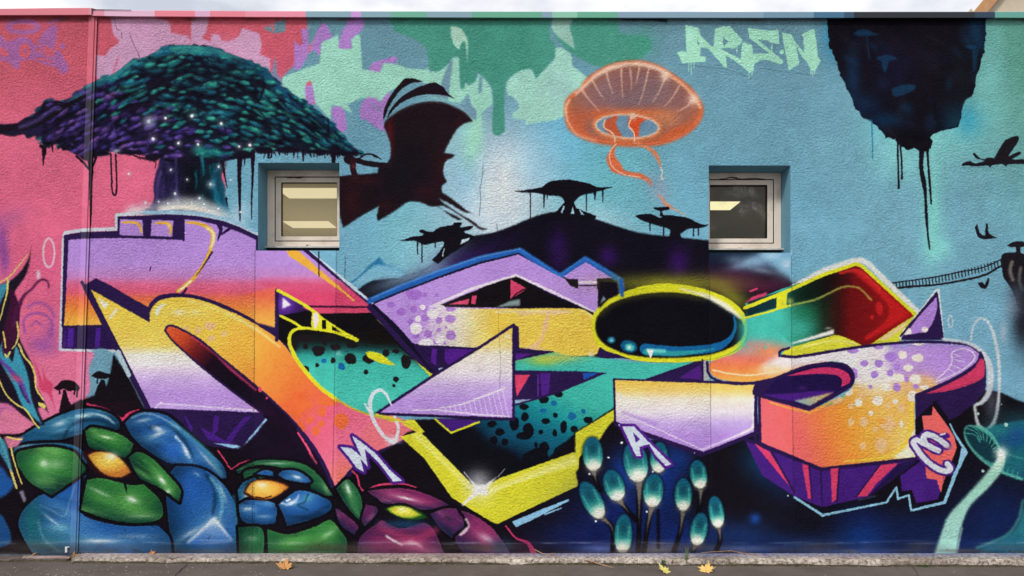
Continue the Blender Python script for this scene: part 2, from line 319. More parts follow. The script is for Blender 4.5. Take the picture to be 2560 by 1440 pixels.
GL(1645, 470, 26, 'a9a3b8', .5, 40, -25); K('~ 1645,486 1655,495 1662,508 1680,520 1700,530 1715,541', 3, 'd98b6b', w1=[7, 11, 4, 3, 1.5], b=1.5, a=.9)
GL(1610, 225, 210, '6b93a3', .0)

# ------------------------------------------------------------------ winged creature
DK = '1f141e'
F('~ 958,300* 960,275 974,243 992,218 1012,196* 1032,196 1058,204* 1030,208 1005,222 985,246 972,268 964,290*', DK, 1, .8); F('~ 966,296* 975,276 990,256 1010,238 1045,218 1086,205* 1108,218 1122,236 1142,249* 1118,240 1085,236 1050,238 1012,252 990,268 972,290*', DK, 1, .8)
DR = '~ 960,318* 962,304* 985,286 1010,271 1050,257 1100,255 1135,268 1160,280 1182,303* 1162,308 1145,320 1125,352 1110,382* 1128,385* 1137,388 1130,394 1115,402 1108,420 1110,440 1117,455* 1105,465 1105,480 1120,490 1140,505 1170,528 1182,532* 1160,530 1130,512 1095,495* 1110,508 1150,535 1185,555 1200,568 1220,572* 1205,575 1185,563 1160,545 1110,515 1095,517 1140,540 1155,548* 1145,550 1120,535 1098,518 1075,515 1050,505 1020,505 1000,518 975,535 945,552* 942,540 948,515* 920,530 890,548 858,570* 850,540 847,500 848,441* 870,438 905,436 944,432* 948,412* 960,412 970,404 977,388 976,360 968,335'
F(DR, RG(1010, 440, 190, 200, '0:14111a .5:1b1319 1:20131a'), 1, 1); K('~ 893,401 915,408 945,412 975,414', 13, DK); F(ell(874, 399, 15, 12, 15), DK, 1, .8); K('~ 884,400 882,418 884,430 890,442', 15, '2c161e', b=.8); K('~ 895,400 908,388 925,385 938,390 953,398', 3, DK, w1=[5, 4, 6, 2]); GL(883, 415, 5, '7a2a34', .7, 7); motif('painted_winged_creature', DR, 1, None, 'black and dark red winged creature painted beside the left window')
dm = MK(DR)
for x, y, r, ry in ((972, 320, 14, 50), (1110, 420, 30, 60), (920, 450, 40, 14), (965, 515, 20, 20), (880, 500, 24, 50), (1150, 320, 14, 30), (1060, 480, 30, 20)): GL(x, y, r, '4c161e', .33, ry, clip=dm)
GL(972, 330, 12, '6a1c22', .5, 40, clip=dm); GL(975, 370, 10, '5c1a20', .5, 26, clip=dm)
K('~ 968,297 1020,268 1070,256 1120,262 1160,282 1178,300', 4, '3c3034', a=.7, b=1); 

# ------------------------------------------------------------------ far hill with flat trees
HL = '~ 850,770* 900,720 960,690 1010,690 1080,660 1120,632 1180,592 1230,582 1280,565 1320,548 1370,532 1430,530 1480,545 1540,565 1600,582 1680,592 1760,600 1800,606 1850,640 1900,660 1990,700 1990,760* 1500,900* 1100,900*'
F(HL, '12101c', 1, 2); motif('painted_hill', HL, 1, None, 'black rounded hill painted under the flat topped trees')
hm = MK(HL, 1)
GL(1095, 660, 70, '8fb8d0', .8, 34, -35); GL(1160, 650, 60, '1a1638', .8, 30); GL(1020, 690, 90, '6d8aa4', .9, 18, -20); GL(1180, 640, 120, '3a1a6a', .4, 24, -22, clip=hm)
for x, y, r, ry in ((1395, 625, 26, 50), (1520, 640, 24, 26), (1695, 655, 28, 40)): GL(x, y, r, '3c1568', .75, ry, clip=hm)
GL(1150, 720, 260, '12101c', .7, 20, -20, clip=hm)
F('~ 1775,612* 1900,610* 1990,640* 1990,720* 1850,730* 1775,720', VG(620, 720, '0:1b2c44 .5:141726 1:2a1428'), 1, 2)
GL(1900, 655, 60, '6f97b8', .8, 22, -12); GL(1960, 650, 34, '8db9d4', .8, 40); GL(1830, 690, 70, '4b1440', .6, 30); F('1890,628 1992,628 1992,706 1965,690 1930,660', '82b9d6', .9, 9); GL(1925, 640, 24, 'a8cde2', .8, 10); GL(1860, 662, 40, '7f98b0', .6, 10, -14); GL(1905, 676, 34, '8fa6bc', .5, 8, 10); GL(1835, 648, 26, '5f7890', .6, 12); GL(1880, 652, 34, '8fb9d6', .7, 12, -10); GL(1968, 660, 16, 'c3d6e4', .7, 12); GL(1900, 715, 60, '451238', .8, 20)
F('~ 1978,636* 2030,640* 2010,690 1978,705', '77b2cb', 1, 3)
F('880,708 905,690 932,664 948,647 956,655 968,662 992,668 1012,684 1000,694 940,700', VG(646, 705, '0:4d90b8 .4:7ab6d2 1:86bcd4'), .85, 2); K('~ 880,706 905,686 928,664 948,648', 5, '2b76a4', w1=[3, 7, 8], a=.95, b=1); F('932,662 949,645 960,657 966,664 950,662', '2f7aa6', .95, 1); K('~ 955,655 968,663 992,669 1012,684', 3, '5496bc', a=.8, b=1.2)
# flat-topped silhouettes
BT = '131019'
T1 = '~ 1284,478* 1320,474 1345,470 1358,466 1372,455 1400,450 1430,450 1455,455 1475,460 1495,468 1533,467* 1510,474 1480,482 1450,490 1435,505* 1440,520* 1470,532 1490,540* 1488,548* 1360,548* 1395,525* 1412,505* 1403,492 1370,488 1340,482 1310,481'
F(T1, BT, 1, .8); motif('painted_flat_tree', T1, 2, None, 'painted flat topped tree on the crest of the black hill')
F('1402,532 1408,515 1412,516 1407,533', 'a8cfe0'); F('1427,535 1432,516 1436,535', 'a8cfe0'); F('1446,520 1462,538 1452,536', '9cc8dd')
for x, a, b, w in ((1326, 480, 552, 3), (1360, 484, 520, 5), (1368, 484, 497, 3), (1466, 485, 527, 3), (1487, 480, 500, 6), (1507, 474, 505, 4)): K(f'{x},{a} {x},{b}', w, BT, w1=2)
T2 = '~ 1588,540* 1600,536 1630,536 1650,545 1660,538 1690,540 1720,545 1740,555 1760,562 1772,560* 1765,566 1745,570 1720,572 1700,585* 1704,596* 1672,596* 1675,575 1660,568 1630,560 1600,548'
F(T2, BT, 1, .8); F('~ 1633,519* 1650,518 1672,518 1672,524 1655,528 1660,540 1650,540 1650,528 1638,524', BT); motif('painted_flat_tree', T2, 2, None, 'painted flat topped tree just left of the right window')
for x, a, b in ((1625, 556, 576), (1659, 565, 590), (1734, 570, 590), (1746, 568, 588)): K(f'{x},{a} {x},{b}', 3, BT)
T3 = '~ 988,598* 1005,600 1030,592 1050,590 1060,585 1048,580 1052,574 1080,580 1095,570 1115,565 1133,562 1135,556* 1155,558 1150,568 1170,566 1184,565 1178,572 1160,580 1180,588 1188,592 1175,600 1150,620 1120,640 1095,660* 1080,650* 1100,628 1110,605 1080,608 1060,612 1040,602 1010,602'
F(T3, BT, 1, .8); motif('painted_flat_tree', T3, 2, None, 'painted flat topped tree with ragged crown leaning on the left slope of the hill')
for x, a, b in ((1044, 605, 635), (1055, 608, 655), (1088, 604, 618)): K(f'{x},{a} {x},{b}', 3, BT)
F('1105,640 1110,620 1112,622 1108,642', 'b5d3e0'); F('1155,600 1175,594 1170,602 1150,612', 'c5dbe6')
# cracks in the render coat
for s in ('1208,410 1206,440 1200,470 1202,500 1198,540', '286,45 288,60 292,72 300,76', '304,82 305,95', '324,82 326,92 336,115 344,130 350,144', '1247,650 1249,690', '862,700 863,640', '1242,560 1246,600'): K(s, 1.6, '20202a', a=.6)

# ------------------------------------------------------------------ the tag
TG = 'a6e3c8'
F('1713,62 1746,70 1752,90 1775,112 1783,118 1788,72 1808,66 1825,66 1840,82 1856,100 1850,112 1834,122 1818,120 1800,122 1817,130 1845,145 1852,148 1855,105 1880,112 1882,135 1884,150 1885,162 1884,178 1874,182 1850,162 1825,145 1815,140 1817,170 1812,170 1795,150 1770,122 1752,118 1750,140 1765,142 1763,155 1735,156 1705,158 1692,130 1705,128 1716,130', TG, 1, .8)
F('1742,100 1750,110 1744,112', '6b93a8'); F('1808,92 1820,104 1810,116 1807,105', '6b93a8', 1, .5)
F('1870,70 1920,77 1940,76 1943,72 1946,78 1949,111 1938,109 1928,108 1921,102 1893,99 1925,125 1958,152 1956,160 1950,161 1930,154 1914,149 1900,152 1884,160 1882,136 1895,134 1916,134 1922,133 1890,108 1873,96', TG, 1, .8)
F('1955,82 1978,86 1990,108 2010,132 2008,100 2005,85 2035,72 2040,100 2045,142 2052,152 2044,165 2038,178 2028,176 2018,158 2000,135 1990,112 1998,160 1972,176 1965,140 1958,105', TG, 1, .8); F(ell(1954, 130, 6, 6), TG)
for x, a, b in ((1722, 156, 178), (1728, 156, 187), (1735, 156, 170), (1842, 118, 132), (1872, 180, 195), (1880, 178, 187), (1930, 112, 128), (2027, 172, 186), (2032, 174, 192), (2037, 172, 184), (1928, 118, 134)): K(f'{x},{a} {x},{b}', 2, TG)
motif('painted_tag', '1692,60 1850,60 1960,68 2050,68 2055,190 1960,180 1900,170 1880,195 1815,172 1695,160', 1, None, 'pale mint letters ARSN painted near the top')
# ------------------------------------------------------------------ great tree on the left
TR = '~ -330,335* -120,322 0,310 40,309 62,295 84,286 100,268 112,254 140,251 165,254 182,240 215,216 245,200 272,190 300,175 330,150 355,146 390,130 420,116 470,113 530,120 590,140 640,160 672,180 700,214 740,240 790,275 828,305 850,330 866,350 885,368 905,383* 870,384 850,381 800,378 760,378 730,372 700,372 680,376 655,370 640,380 620,390 600,394 575,400 540,408 500,412 415,402 390,386 360,389 330,381 300,386 285,379 250,383 230,392 215,402 190,386 160,371 145,361 120,366 110,380* 100,346 60,336 30,341 0,336 -120,350 -330,360*'
TK = '~ 400,385* 397,410 388,440 384,470 386,495 376,515 345,532* 440,548 600,580* 584,548 570,515 562,490 563,470 553,440 560,400* '
GL(470, 535, 120, 'd9e3ea', .0)
F(TK, HG(385, 575, '0:332a58 .25:191634 .5:0f121b .78:0e2836 .9:145068 1:187090'), 1, 2)
TRP = crv(TR, True); F(TR, '171224', 1, 1.2); motif('painted_great_tree', TR, 1, None, 'dark green and purple spreading tree crown painted over the left window')
for _ in range(150):                                   # ragged tufts round the crown
    q = TRP[RNG.integers(len(TRP))]
    if q[0] < 60 or (q[1] > 372 and q[0] < 640): continue
    r0 = RNG.uniform(3, 8); F(ell(q[0] + RNG.uniform(-2, 2), q[1] + RNG.uniform(-1, 3), r0 * 1.5, r0 * .8, np.clip((q[0] - 480) / 420, -1, 1) * 32, n=12), ['1a5468', '1f6a74', '141a2c', '16384e'][RNG.integers(4)], .95, 1)
motif('trunk', TK, 2, len(MOT) - 1, None)
tm = MK(TR)
K('~ 185,242 240,205 300,180 340,150 400,132 440,120 500,120 560,134 620,158 668,186 705,225', 34, '1f6c86', a=.9, b=7, clip=tm)
K('~ 700,215 745,250 800,290 850,335 880,368', 34, '1d5c86', w1=16, a=.85, b=6, clip=tm)
K('~ 225,215 265,197 330,160 380,143 460,128 520,132', 12, '3c9c90', a=.75, b=4, clip=tm); K('~ 430,122 480,118 540,128 600,150', 9, '44a892', a=.7, b=3, clip=tm)
for x, y, r, c, a, ry in ((560, 190, 110, '10202c', .8, 50), (300, 330, 160, '251c4c', .8, 60), (90, 320, 70, '2c2150', .6, 24), (620, 300, 160, '0f2430', .7, 70), (780, 330, 80, '0f2a38', .7, 40)): GL(x, y, r, c, a, ry, clip=tm)
rr = np.random.default_rng(5); spots = []
def inside(x, y):
    gx = int(x + OX) - tm[0]; gy = int(y) - tm[1]
    return 0 <= gy < tm[2].shape[0] and 0 <= gx < tm[2].shape[1] and tm[2][gy, gx] > .9
def clump(x, y, w, sl, kind):
    """a tuft: dark foot, blurred body, a few lit dabs along its top."""
    body, top, a = kind
    K(f'~ {x - w},{y - w * sl + w * .42} {x},{y + w * .5} {x + w},{y + w * sl + w * .34}', w * .5, '0d0b17', w1=[w * .2, w * .6, w * .25], a=.85, b=3, clip=tm)
    for _ in range(3):
        q = rr.uniform(-.55, .55); GL(x + q * w, y + q * w * sl + rr.uniform(-.1, .12) * w, w * rr.uniform(.5, .85), body, a * .85, w * rr.uniform(.24, .42), math.degrees(sl) + rr.uniform(-15, 15), clip=tm, p=3)
    for _ in range(rr.integers(2, 5)):
        q = rr.uniform(-.6, .5); l_ = w * rr.uniform(.2, .42); yy = y + q * w * sl - w * rr.uniform(.08, .26) + abs(q) * w * .18
        K(f'~ {x + q * w - l_},{yy - l_ * sl + l_ * .25} {x + q * w},{yy - l_ * .1} {x + q * w + l_},{yy + l_ * sl + l_ * .2}', w * .2, top, w1=[w * .1, w * .3, w * .08], a=a * rr.uniform(.5, .95), b=1, clip=tm)
GRN = (('1c6a74', '3fae96', .85), ('22807c', '4cb89c', .8), ('175a70', '2f94a0', .8), ('1a5064', '2c8490', .7))
PUR = (('3c2c78', '6a52a8', .8), ('463488', '8260b4', .75), ('2c2562', '54489c', .7), ('5a3c88', '9a70bc', .6))
for i in range(6000):
    x, y = rr.uniform(110, 880), rr.uniform(128, 392)
    if not inside(x, y): continue
    w = rr.uniform(10, 25) * (1.2 if x < 420 and y < 300 else 1)
    if any((x - a) ** 2 / (9 + w * .8) ** 2 + (y - b) ** 2 / (5 + w * .42) ** 2 < 1 for a, b in spots): continue
    spots.append((x, y))
    if rr.random() < .16: continue
    k = (x - 210) / 300 + (245 - y) / 150 + rr.uniform(-.5, .5)
    sl = np.clip((x - 500) / 420, -.9, 1) * .75 + rr.uniform(-.22, .22)
    kd = (PUR if k < .25 else GRN)[rr.integers(4)]
    if 470 < x < 620 and 145 < y < 200: kd = (kd[0], kd[1], kd[2] * .45)
    clump(x, y, w, sl, kd)
for s_ in ('~ 235,218 300,242 345,228', '~ 330,168 400,188 470,172 520,180', '~ 300,292 380,268 450,286 520,262', '~ 450,212 520,242 600,218 660,246', '~ 520,314 600,288 690,322', '~ 195,330 280,308 350,342 425,322', '~ 600,342 680,354 770,338', '~ 395,235 440,255 500,244', '~ 690,262 740,300 810,322'): K(s_, 10, '0c0a15', w1=[3, 15, 4], a=.7, b=4, clip=tm)
for s_ in ('~ 655,180 660,215 650,250', '~ 700,250 750,300 800,345', '~ 720,235 790,300 840,345', '~ 640,270 690,320 730,360', '~ 330,240 400,215 450,225', '~ 250,300 330,262 380,255', '~ 355,290 358,330', '~ 495,260 497,290', '~ 560,300 565,340', '~ 820,300 822,335', '~ 290,305 292,335'): K(s_, 5, '100c1a', w1=[2, 7, 3], a=.85, b=1.5, clip=tm)
for _ in range(26):
    t = rr.uniform(0, 1); x = 185 + t * 500; y = np.interp(x, [185, 240, 300, 340, 400, 440, 500, 560, 620, 668, 705], [248, 211, 186, 156, 138, 126, 126, 140, 164, 192, 231]); GL(x, y, rr.uniform(8, 22), ['3c9c8e', '1c5a78', '2a8488', '174a66'][rr.integers(4)], .6, rr.uniform(3, 7), np.clip((x - 480) / 420, -.9, 1) * 35, clip=tm)
K('~ 0,322 60,316 110,300 170,262 215,240', 16, '16101c', w1=[20, 14, 8], b=1); K('~ 108,262 128,255 160,258 190,262', 4, '15101a'); K('~ 115,275 140,262 180,268', 5, '15101a')
K('~ 50,318 95,300 130,275 150,272', 9, '544284', a=.7, b=3)
K('~ 850,381 880,382 905,384', 9, '161220', w1=3); F('~ 750,372* 850,376* 905,384* 850,386', '151320', .9, 1)
for i in range(60): x = rr.uniform(830, 900); K(f'{x},{383 + rr.uniform(-3, 3)} {x + 5},{386 + rr.uniform(0, 5)}', 2.2, '151320', a=.8)
for x_, y_, a_, b_ in ((165, 366, 22, 8), (250, 384, 30, 7), (330, 382, 34, 8), (385, 392, 22, 9), (610, 388, 26, 10), (660, 376, 24, 9), (720, 374, 34, 8), (790, 380, 34, 7), (850, 383, 26, 6)):
    F(ell(x_, y_, a_, b_, n=14) + RNG.normal(0, 2.2, (14, 2)), '151222', 1, 1.2)
# trunk detail, mist, drips, stars
K('~ 440,395 442,440 440,505', 7, '4a3a78', a=.6, b=2); K('~ 403,430 395,460 392,500', 6, '6b4a94', a=.5, b=2); K('~ 505,395 510,430 508,440', 9, '1f7a8a', w1=2, a=.9, b=1)
K('~ 540,430 535,460 545,500 560,530', 14, '176a88', w1=[10, 18, 6], a=.8, b=3); K('~ 550,400 560,410 540,440', 14, '1a3444', a=.6, b=4)
tkm = MK(TK)
for _ in range(60):
    x = rr.uniform(385, 575); y = rr.uniform(395, 520); c = ['2c2458', '0d0f18', '3c2f66'][rr.integers(3)] if x < 480 else ['0c141c', '135064', '1b7c90', '0f2c3c'][rr.integers(4)]; K(f'~ {x},{y} {x + rr.uniform(-5, 5)},{y + 18} {x + (x - 480) * .12},{y + rr.uniform(25, 45)}', rr.uniform(2, 6), c, w1=1, a=rr.uniform(.4, .8), b=1.2, clip=tkm)
GL(500, 375, 20, '2a9a90', .8, 12); GL(530, 380, 26, '1c7c84', .7, 14)
K('~ 330,530 380,520 440,512 500,518 560,540 610,560', 30, 'dfe4e4', w1=[12, 34, 40, 34, 10], a=.8, b=12); K('~ 400,524 450,518 500,524 550,542', 12, 'f2ece0', a=.95, b=5)
GL(605, 525, 26, 'a9cfe0', .8); GL(590, 545, 30, '9cc6dc', .6, 20)
for s, w in (('~ 102,365 110,372 108,400 108,415', [8, 12, 5, 2]), ('~ 130,362 132,380', [5, 2]), ('225,392 228,430 226,470 227,520 226,565', [15, 10, 6, 6, 2]), ('190,390 210,408 224,425', [5, 6, 5]), ('235,390 240,395 233,415', [5, 8, 4]), ('600,392 598,430 599,480 600,552', [14, 9, 7, 3]), ('632,380 632,430 629,500 629,548', [12, 6, 4, 2]), ('612,395 611,412', [5, 2]), ('758,376 758,403', [7, 3]), ('834,378 834,408', [16, 8]), ('734,372 734,384', [5, 3]), ('697,374 698,384', [10, 4]), ('555,405 562,440 568,470', [10, 4, 2]), ('566,495 568,515', [5, 2])):
    K(s, w[0], '1a1020', w1=w[1:])
for s in ('~ 277,385 279,440 281,480 287,489 291,478 291,430 289,385', '~ 670,374 672,395 679,392 678,374', '~ 795,378 805,386 814,378'): K(s, 4, '1a1020')
K('~ 325,385 345,392 360,395 385,402', 3, '1a1020', a=.8); K('~ 380,390 390,405 388,420', 3, '1a1020', a=.7)
for i in range(26): K(f'{335 + i * 2},{390 + rr.uniform(-3, 3) + i * .5} {338 + i * 2},{392 + rr.uniform(-3, 3) + i * .5}', 2, '1a1020', a=.7)
for i in range(40): x = rr.uniform(650, 850); K(f'{x},{380} {x + rr.uniform(-4, 4)},{rr.uniform(382, 396)}', 2.5, '161220', a=.8)
GL(290, 377, 11, 'b9c4dc', .8, 5); GL(448, 388, 9, '8a62b8', .8, 5)
for x, y, r in ((372, 303, 4.5), (414, 295, 3.5), (480, 290, 3.8), (553, 309, 3.5), (383, 347, 3.8), (446, 358, 3), (495, 361, 3.2), (428, 425, 2.6), (468, 449, 2.2), (438, 484, 3.4), (499, 495, 3), (547, 417, 3), (527, 461, 3.2), (598, 366, 3), (625, 363, 3.6), (577, 450, 2), (546, 522, 2.8), (420, 509, 2.2), (447, 505, 2.5), (480, 507, 2.2), (511, 510, 2.4), (363, 507, 2.6), (397, 504, 2), (601, 530, 2.4), (322, 434, 2.6), (523, 527, 2.2), (447, 357, 2)):
    GL(x, y, r * 3, 'b9c6da', .35); F(ell(x, y, r, r), 'f6f4ee', 1, .6)
GL(372, 303, 16, 'a8a8c8', .6); GL(527, 461, 10, '9fc4d0', .5)

# ------------------------------------------------------------------ lilac block with the fade, left
OL = '2b1a4a'      # outline violet-black
WB = 'c9cfd8'
BO = '165,590 205,581 294,577 294,541 440,537 500,541 560,553 600,568 640,588 757,622 760,625 870,713 935,765 1180,900 1100,1000 640,1040 372,1030 290,874 156,872'
K('160,600 158,700 152,872 292,876 325,942', 11, WB); K('~ 160,590* 163,582* 204,576 292,572* 291,538* 330,534 400,532 470,534 540,545 590,562 645,588', 8, WB, w1=[9, 9, 9, 9, 8, 9, 10, 10, 12])
K('~ 360,533 440,530 520,538 590,557 640,580', 9, '8fc0dc', a=.8, b=2)
K('762,622 872,711 935,765', 10, 'cfdfee'); K('757,621 870,722 925,768', 13, OL)
F(BO, OL, 1, .8); motif('painted_letter_block', '165,590 205,581 294,577 294,541 440,537 500,541 560,553 640,588 640,626 757,626 935,765 930,800 860,850 700,850 560,760 440,740 372,800 222,712 165,815', 1, None, 'lilac block letter with a pink and orange fade painted below the great tree')
FD = VG(590, 820, '0:b78fdd .3:bb91dc .44:c486c4 .52:dc6a92 .6:de5f7c .68:e5704e .8:ee8f40 .93:f2b24a 1:f3b548')
F('172,600 205,597 300,595 380,597 457,600 458,548 500,552 560,566 610,585 640,600 640,626 757,626 925,765 700,765 692,720 640,830 560,764 500,742 445,735 400,742 375,770 240,695 165,740', FD, 1, .8)
F('168,690 200,700 215,720 258,812 160,814', FD, 1, .8); F('-10,0 -9,0 -9,1', OL)
F('300,548 357,550 358,590 299,588', 'b78fdd', 1, .8); F('379,550 434,552 430,592 377,590', 'b78fdd', 1, .8)
K('~ 459,600 459,548', 6, OL); K('165,593 205,586 294,586', 12, OL); K('163,590 160,700 157,815', 6, OL)
K('~ 307,556 335,556 348,562 354,580', 5, 'ecb43e', w1=[6, 7, 4]); K('~ 390,558 415,558 426,564 425,585', 5, 'ecb43e', w1=[6, 8, 4]); GL(421, 565, 4, 'fbf0c0', .9)
K('~ 468,556 495,559 518,568 533,586 530,610 520,640 502,672 480,700 460,716 445,728', 5, 'ecb43e', w1=[7, 11, 12, 9, 8, 8, 8, 11, 8]); K('~ 515,568 533,582 534,600 528,620', 3, 'fbf0d0', w1=[5, 6, 3], b=1); K('~ 478,702 462,716 448,727', 4, 'fbf0d0', b=.6)
K('~ 540,553 552,572 545,600', 6, OL, w1=[12, 8, 3]); K('~ 580,567 556,585', 9, OL, w1=5); K('~ 530,630 515,655 492,688', 5, OL, w1=2)
K('377,668 375,676', 3, OL); K('450,742 462,728 466,722', 6, OL)
F('156,816 262,816 300,871 154,870', '281748', 1, .6); F('170,820 185,820 183,868 168,868', '4b2390'); F('240,820 252,820 249,868 237,868', '4b2390', .9); F('160,822 166,822 165,866 158,866', '3a1d70')
K('~ 205,706* 222,740 290,870 372,1030', 8, OL, w1=[9, 8, 8]); F('~ 232,702* 260,705 375,770 382,757 382,806 372,805 300,765 240,730', OL, 1, .8)
K('~ 374,772 380,758 400,742 445,737 500,745 565,768 640,806 690,836', 8, OL)
# pink block under the window
F('637,705 655,690 760,690 850,700 925,765 930,770 940,784 770,784 700,740 690,728', VG(690, 790, '0:cf86c0 .2:d85a80 .5:d8466e 1:dd5274'), 1, 2)
F('640,626 757,626 860,712 700,712 637,700', '000000', 0)
F('716,626 745,626 800,675 870,735 885,750 862,735 790,685 722,640', 'edb042', 1, .8); K('~ 868,738 885,752', 4, 'edb042')
F('600,740 692,715 692,820 640,806', VG(700, 820, '0:e0627c .3:e86a50 .7:f1a24c 1:f4b650'), 1, 2)

K('797,630 797,655 798,690', 3.4, '1a1428', a=.9)

# ------------------------------------------------------------------ spike, arch and the long orange limb
AR = '~ 225,722* 374,806* 376,778 384,764 402,750 445,743 500,750 560,772 640,812 700,852 740,900 780,940 830,980 880,1008 930,1025 1000,1045 1046,1074* 1040,1088* 890,1160 838,1222* 800,1140 745,1068 690,1012 640,968 560,902 500,850 440,818 422,816 412,828 430,850 520,930 600,992 652,1032* 378,1020*'
F(AR, VG(730, 1030, '0:eecb4c .3:f3cf58 .44:f4d468 .52:f4ecdc .6:f0e8ea .72:cdb0e4 .85:bd96e0 1:c39fe6'), 1, .8)
am = MK(AR)
F('~ 450,700* 560,760 640,800 740,830 790,890 900,975 1070,1045* 1070,1100* 840,1240* 700,1100 560,920 480,830 430,815* 400,790*', LG(440, 780, 850, 1160, '0:f3cf52 .2:f4c850 .33:f3b148 .45:f09a42 .62:ee7a3c .72:f06c4a .8:ea6480 .95:ee7292 1:f27a86'), 1, 6, clip=am)
motif('painted_arched_letter', AR, 1, None, 'yellow, white and orange arched letter painted in the centre left')
GL(610, 870, 40, 'f6c04a', .5, clip=am); GL(860, 1190, 30, 'f4806a', .8, clip=am); GL(905, 1150, 24, 'f4806a', .7, 10, -25, clip=am)
K('~ 470,752 540,772 600,800 650,830 700,868', 6, 'f9e08a', w1=[3, 8, 8, 4], a=.8, b=1.5, clip=am); K('~ 392,785 398,770 414,760', 8, 'f7efdc', w1=[12, 8, 3], b=1)
F('245,744 273,760 264,772 258,768', 'f6ecd8', 1, 1); F('290,770 297,772 276,798 271,796', 'f6ecd8', 1, 1); GL(447, 780, 12, 'fbf4e4', 1, 6); GL(488, 780, 5, 'f7ecc0', 1)
GL(470, 782, 60, 'f9e08a', .5, 14)
DOTS('525,815,14,11 465,822,9,6 496,826,8 530,845,8 560,835,8 525,848,6', 'eec08c', .9, jag=.15)
K('~ 402,1005 410,1015', 3, 'f0e4f4'); F('383,1020 396,1008 640,1024 648,1030', 'c9a8ec', 1, 1); K('388,1020 398,1008 480,1014 640,1026', 2.6, 'f0e6f6', a=.9, b=.8)
DOTS('745,1010,22,30 715,1025,26,20 820,1000,24,16 770,1012,9 805,1030,10,12 775,1050,9 745,1045,6 803,1060,9 853,1053,19 750,1068,12,14 790,1078,10,12', 'f3703c', .95, clip=am)
# outline of the band and spike
K('~ 222,722 290,860 372,1026', 8, OL); K('372,1026 480,1030 655,1034', 6, OL)
SL = '~ 413,826* 420,815 440,817 500,850 560,900 640,965 690,1010 745,1066 800,1140 838,1222* 790,1175 720,1110 655,1032* 600,992 520,930 430,850'
F(SL, LG(415, 830, 640, 1030, '0:e8623a .14:c94a2a .3:6a1c22 .45:1c0c1c .7:15101c 1:1b0f24'), 1, 1); motif('painted_slot', SL, 2, None, None)
K(SL, 5, OL, closed=True); K('~ 480,842 530,880 580,925 640,975', 4, 'c43c6a', w1=[2, 7, 4], a=.9, b=1.5); GL(690, 1060, 40, '4a1446', .6, 14, 50)
DOTS('650,974,4,7 667,995,3', 'd8406c')
F('~ 655,1036* 690,1040 745,1080 790,1150 825,1215 780,1160 700,1165 640,1180 560,1180 545,1110 620,1110', '1a0f20', 1, 3); GL(690, 1110, 60, '2a1030', .7, 50)
K('~ 836,1226* 800,1145 745,1072', 8, OL); K('838,1224 893,1165 930,1140', 12, OL)
K('~ 745,1082 770,1120 782,1145 790,1158', 4, 'f0567e', w1=7); K('765,1143 780,1146 790,1155', 3, 'f0567e')
# dark foot of the spike, violet stripes, pale-blue edge
F('372,1028 655,1036 650,1062 590,1122 545,1110 490,1100 440,1052 400,1040', '2a1a52', 1, .8)
for s in ('460,1040 466,1040 482,1072 478,1080', '535,1040 548,1040 545,1075 530,1092', '610,1042 628,1042 600,1072 580,1104 565,1100', '500,1060 560,1098 590,1108 570,1112 520,1098'): F(s, '4a2288', .9, .8)
F('532,1107 590,1112 605,1124 664,1045 668,1050 605,1130 570,1118', '93c4e6', 1, .6)

# ------------------------------------------------------------------ dark pod with yellow rim (centre left)
F('690,725 770,770 925,770 940,790 1090,935 1000,1030 900,1000 790,950 740,892 715,860 690,845', '120f14', 1, .8)
F('688,722 760,764 772,776 716,786 700,792 688,795', RG(712, 758, 60, 60, '0:7a3fc0 .5:43206e 1:1e1430')); F('707,744 728,762 706,772', 'f2eef6', 1, 1); K('692,726 692,850', 9, OL)
F('-10,0 -9,0 -9,1', OL)
F('753,768 925,768 932,782 790,784', 'd64a6e', 1, .6); K('765,766 925,768', 5, '3a1434')
PD = '~ 728,830 745,822 770,821 830,830 870,842 890,850 930,822* 960,830 1000,868 1040,905 1078,942* 945,1034* 1000,1050 1022,1053* 960,1047 927,1038 880,1020 840,998 800,968 772,938 748,908 732,880 723,855'
F(PD, VG(828, 1040, '0:14100f .12:15201f .2:1c4a4a .28:2f9c92 .4:45bfae .8:4cc6b4 1:45bfae'), 1, .8); motif('painted_pod', PD, 2, None, 'teal pod with black spots and a yellow rim painted in the centre left')
pm = MK(PD); GL(950, 845, 100, '14100f', .95, 22, 8, clip=pm); GL(1030, 880, 40, '14100f', .8, 20, 35, clip=pm); GL(735, 860, 14, '1b1517', .9, 20, clip=pm)
DOTS('762,845,20,10 820,845,22,9 797,877,17,13 839,868,12,9 877,897,15,14 922,897,15,12 833,901,6,8 793,913,5 763,926,10,11 915,930,6 990,948,7 985,964,4 1015,905,12,16 1011,897,9,10 965,883,8,10 990,878,9,6 764,866,7 733,868,8,13 1032,893,7,6 880,862,14,8 812,858,6', '1d171b', .97, clip=pm)
DOTS('810,902,7,6 854,916,9', '1668a8', 1, clip=pm); GL(846, 884, 9, '8adccb', .6)
YG = 'e0df2e'
F('~ 914,880* 930,879 952,885 972,900 991,914* 960,910 935,901 920,893', YG)
K('~ 892,850 870,842 830,830 770,821 745,822 728,832 723,855 732,880 748,908 772,938 800,968 840,998', 9, YG, w1=[5, 7, 8, 10, 10, 10, 9]); K('~ 840,998 880,1020 927,1038 990,1054', 6, 'd4b83a', w1=[5, 4, 6], b=.6); K('~ 695,726* 770,768 830,815 894,850', 8, YG); F('~ 780,776* 890,848* 894,850 858,834 828,828 782,822', YG); F('805,800 815,800 815,823 805,822', '120f14'); F('830,814 852,830 830,826', '120f14'); F('~ 783,784* 793,782 797,800 790,820 786,822 783,800', 'ecdfe0'); K('702,790 735,806 755,820', 7, YG)
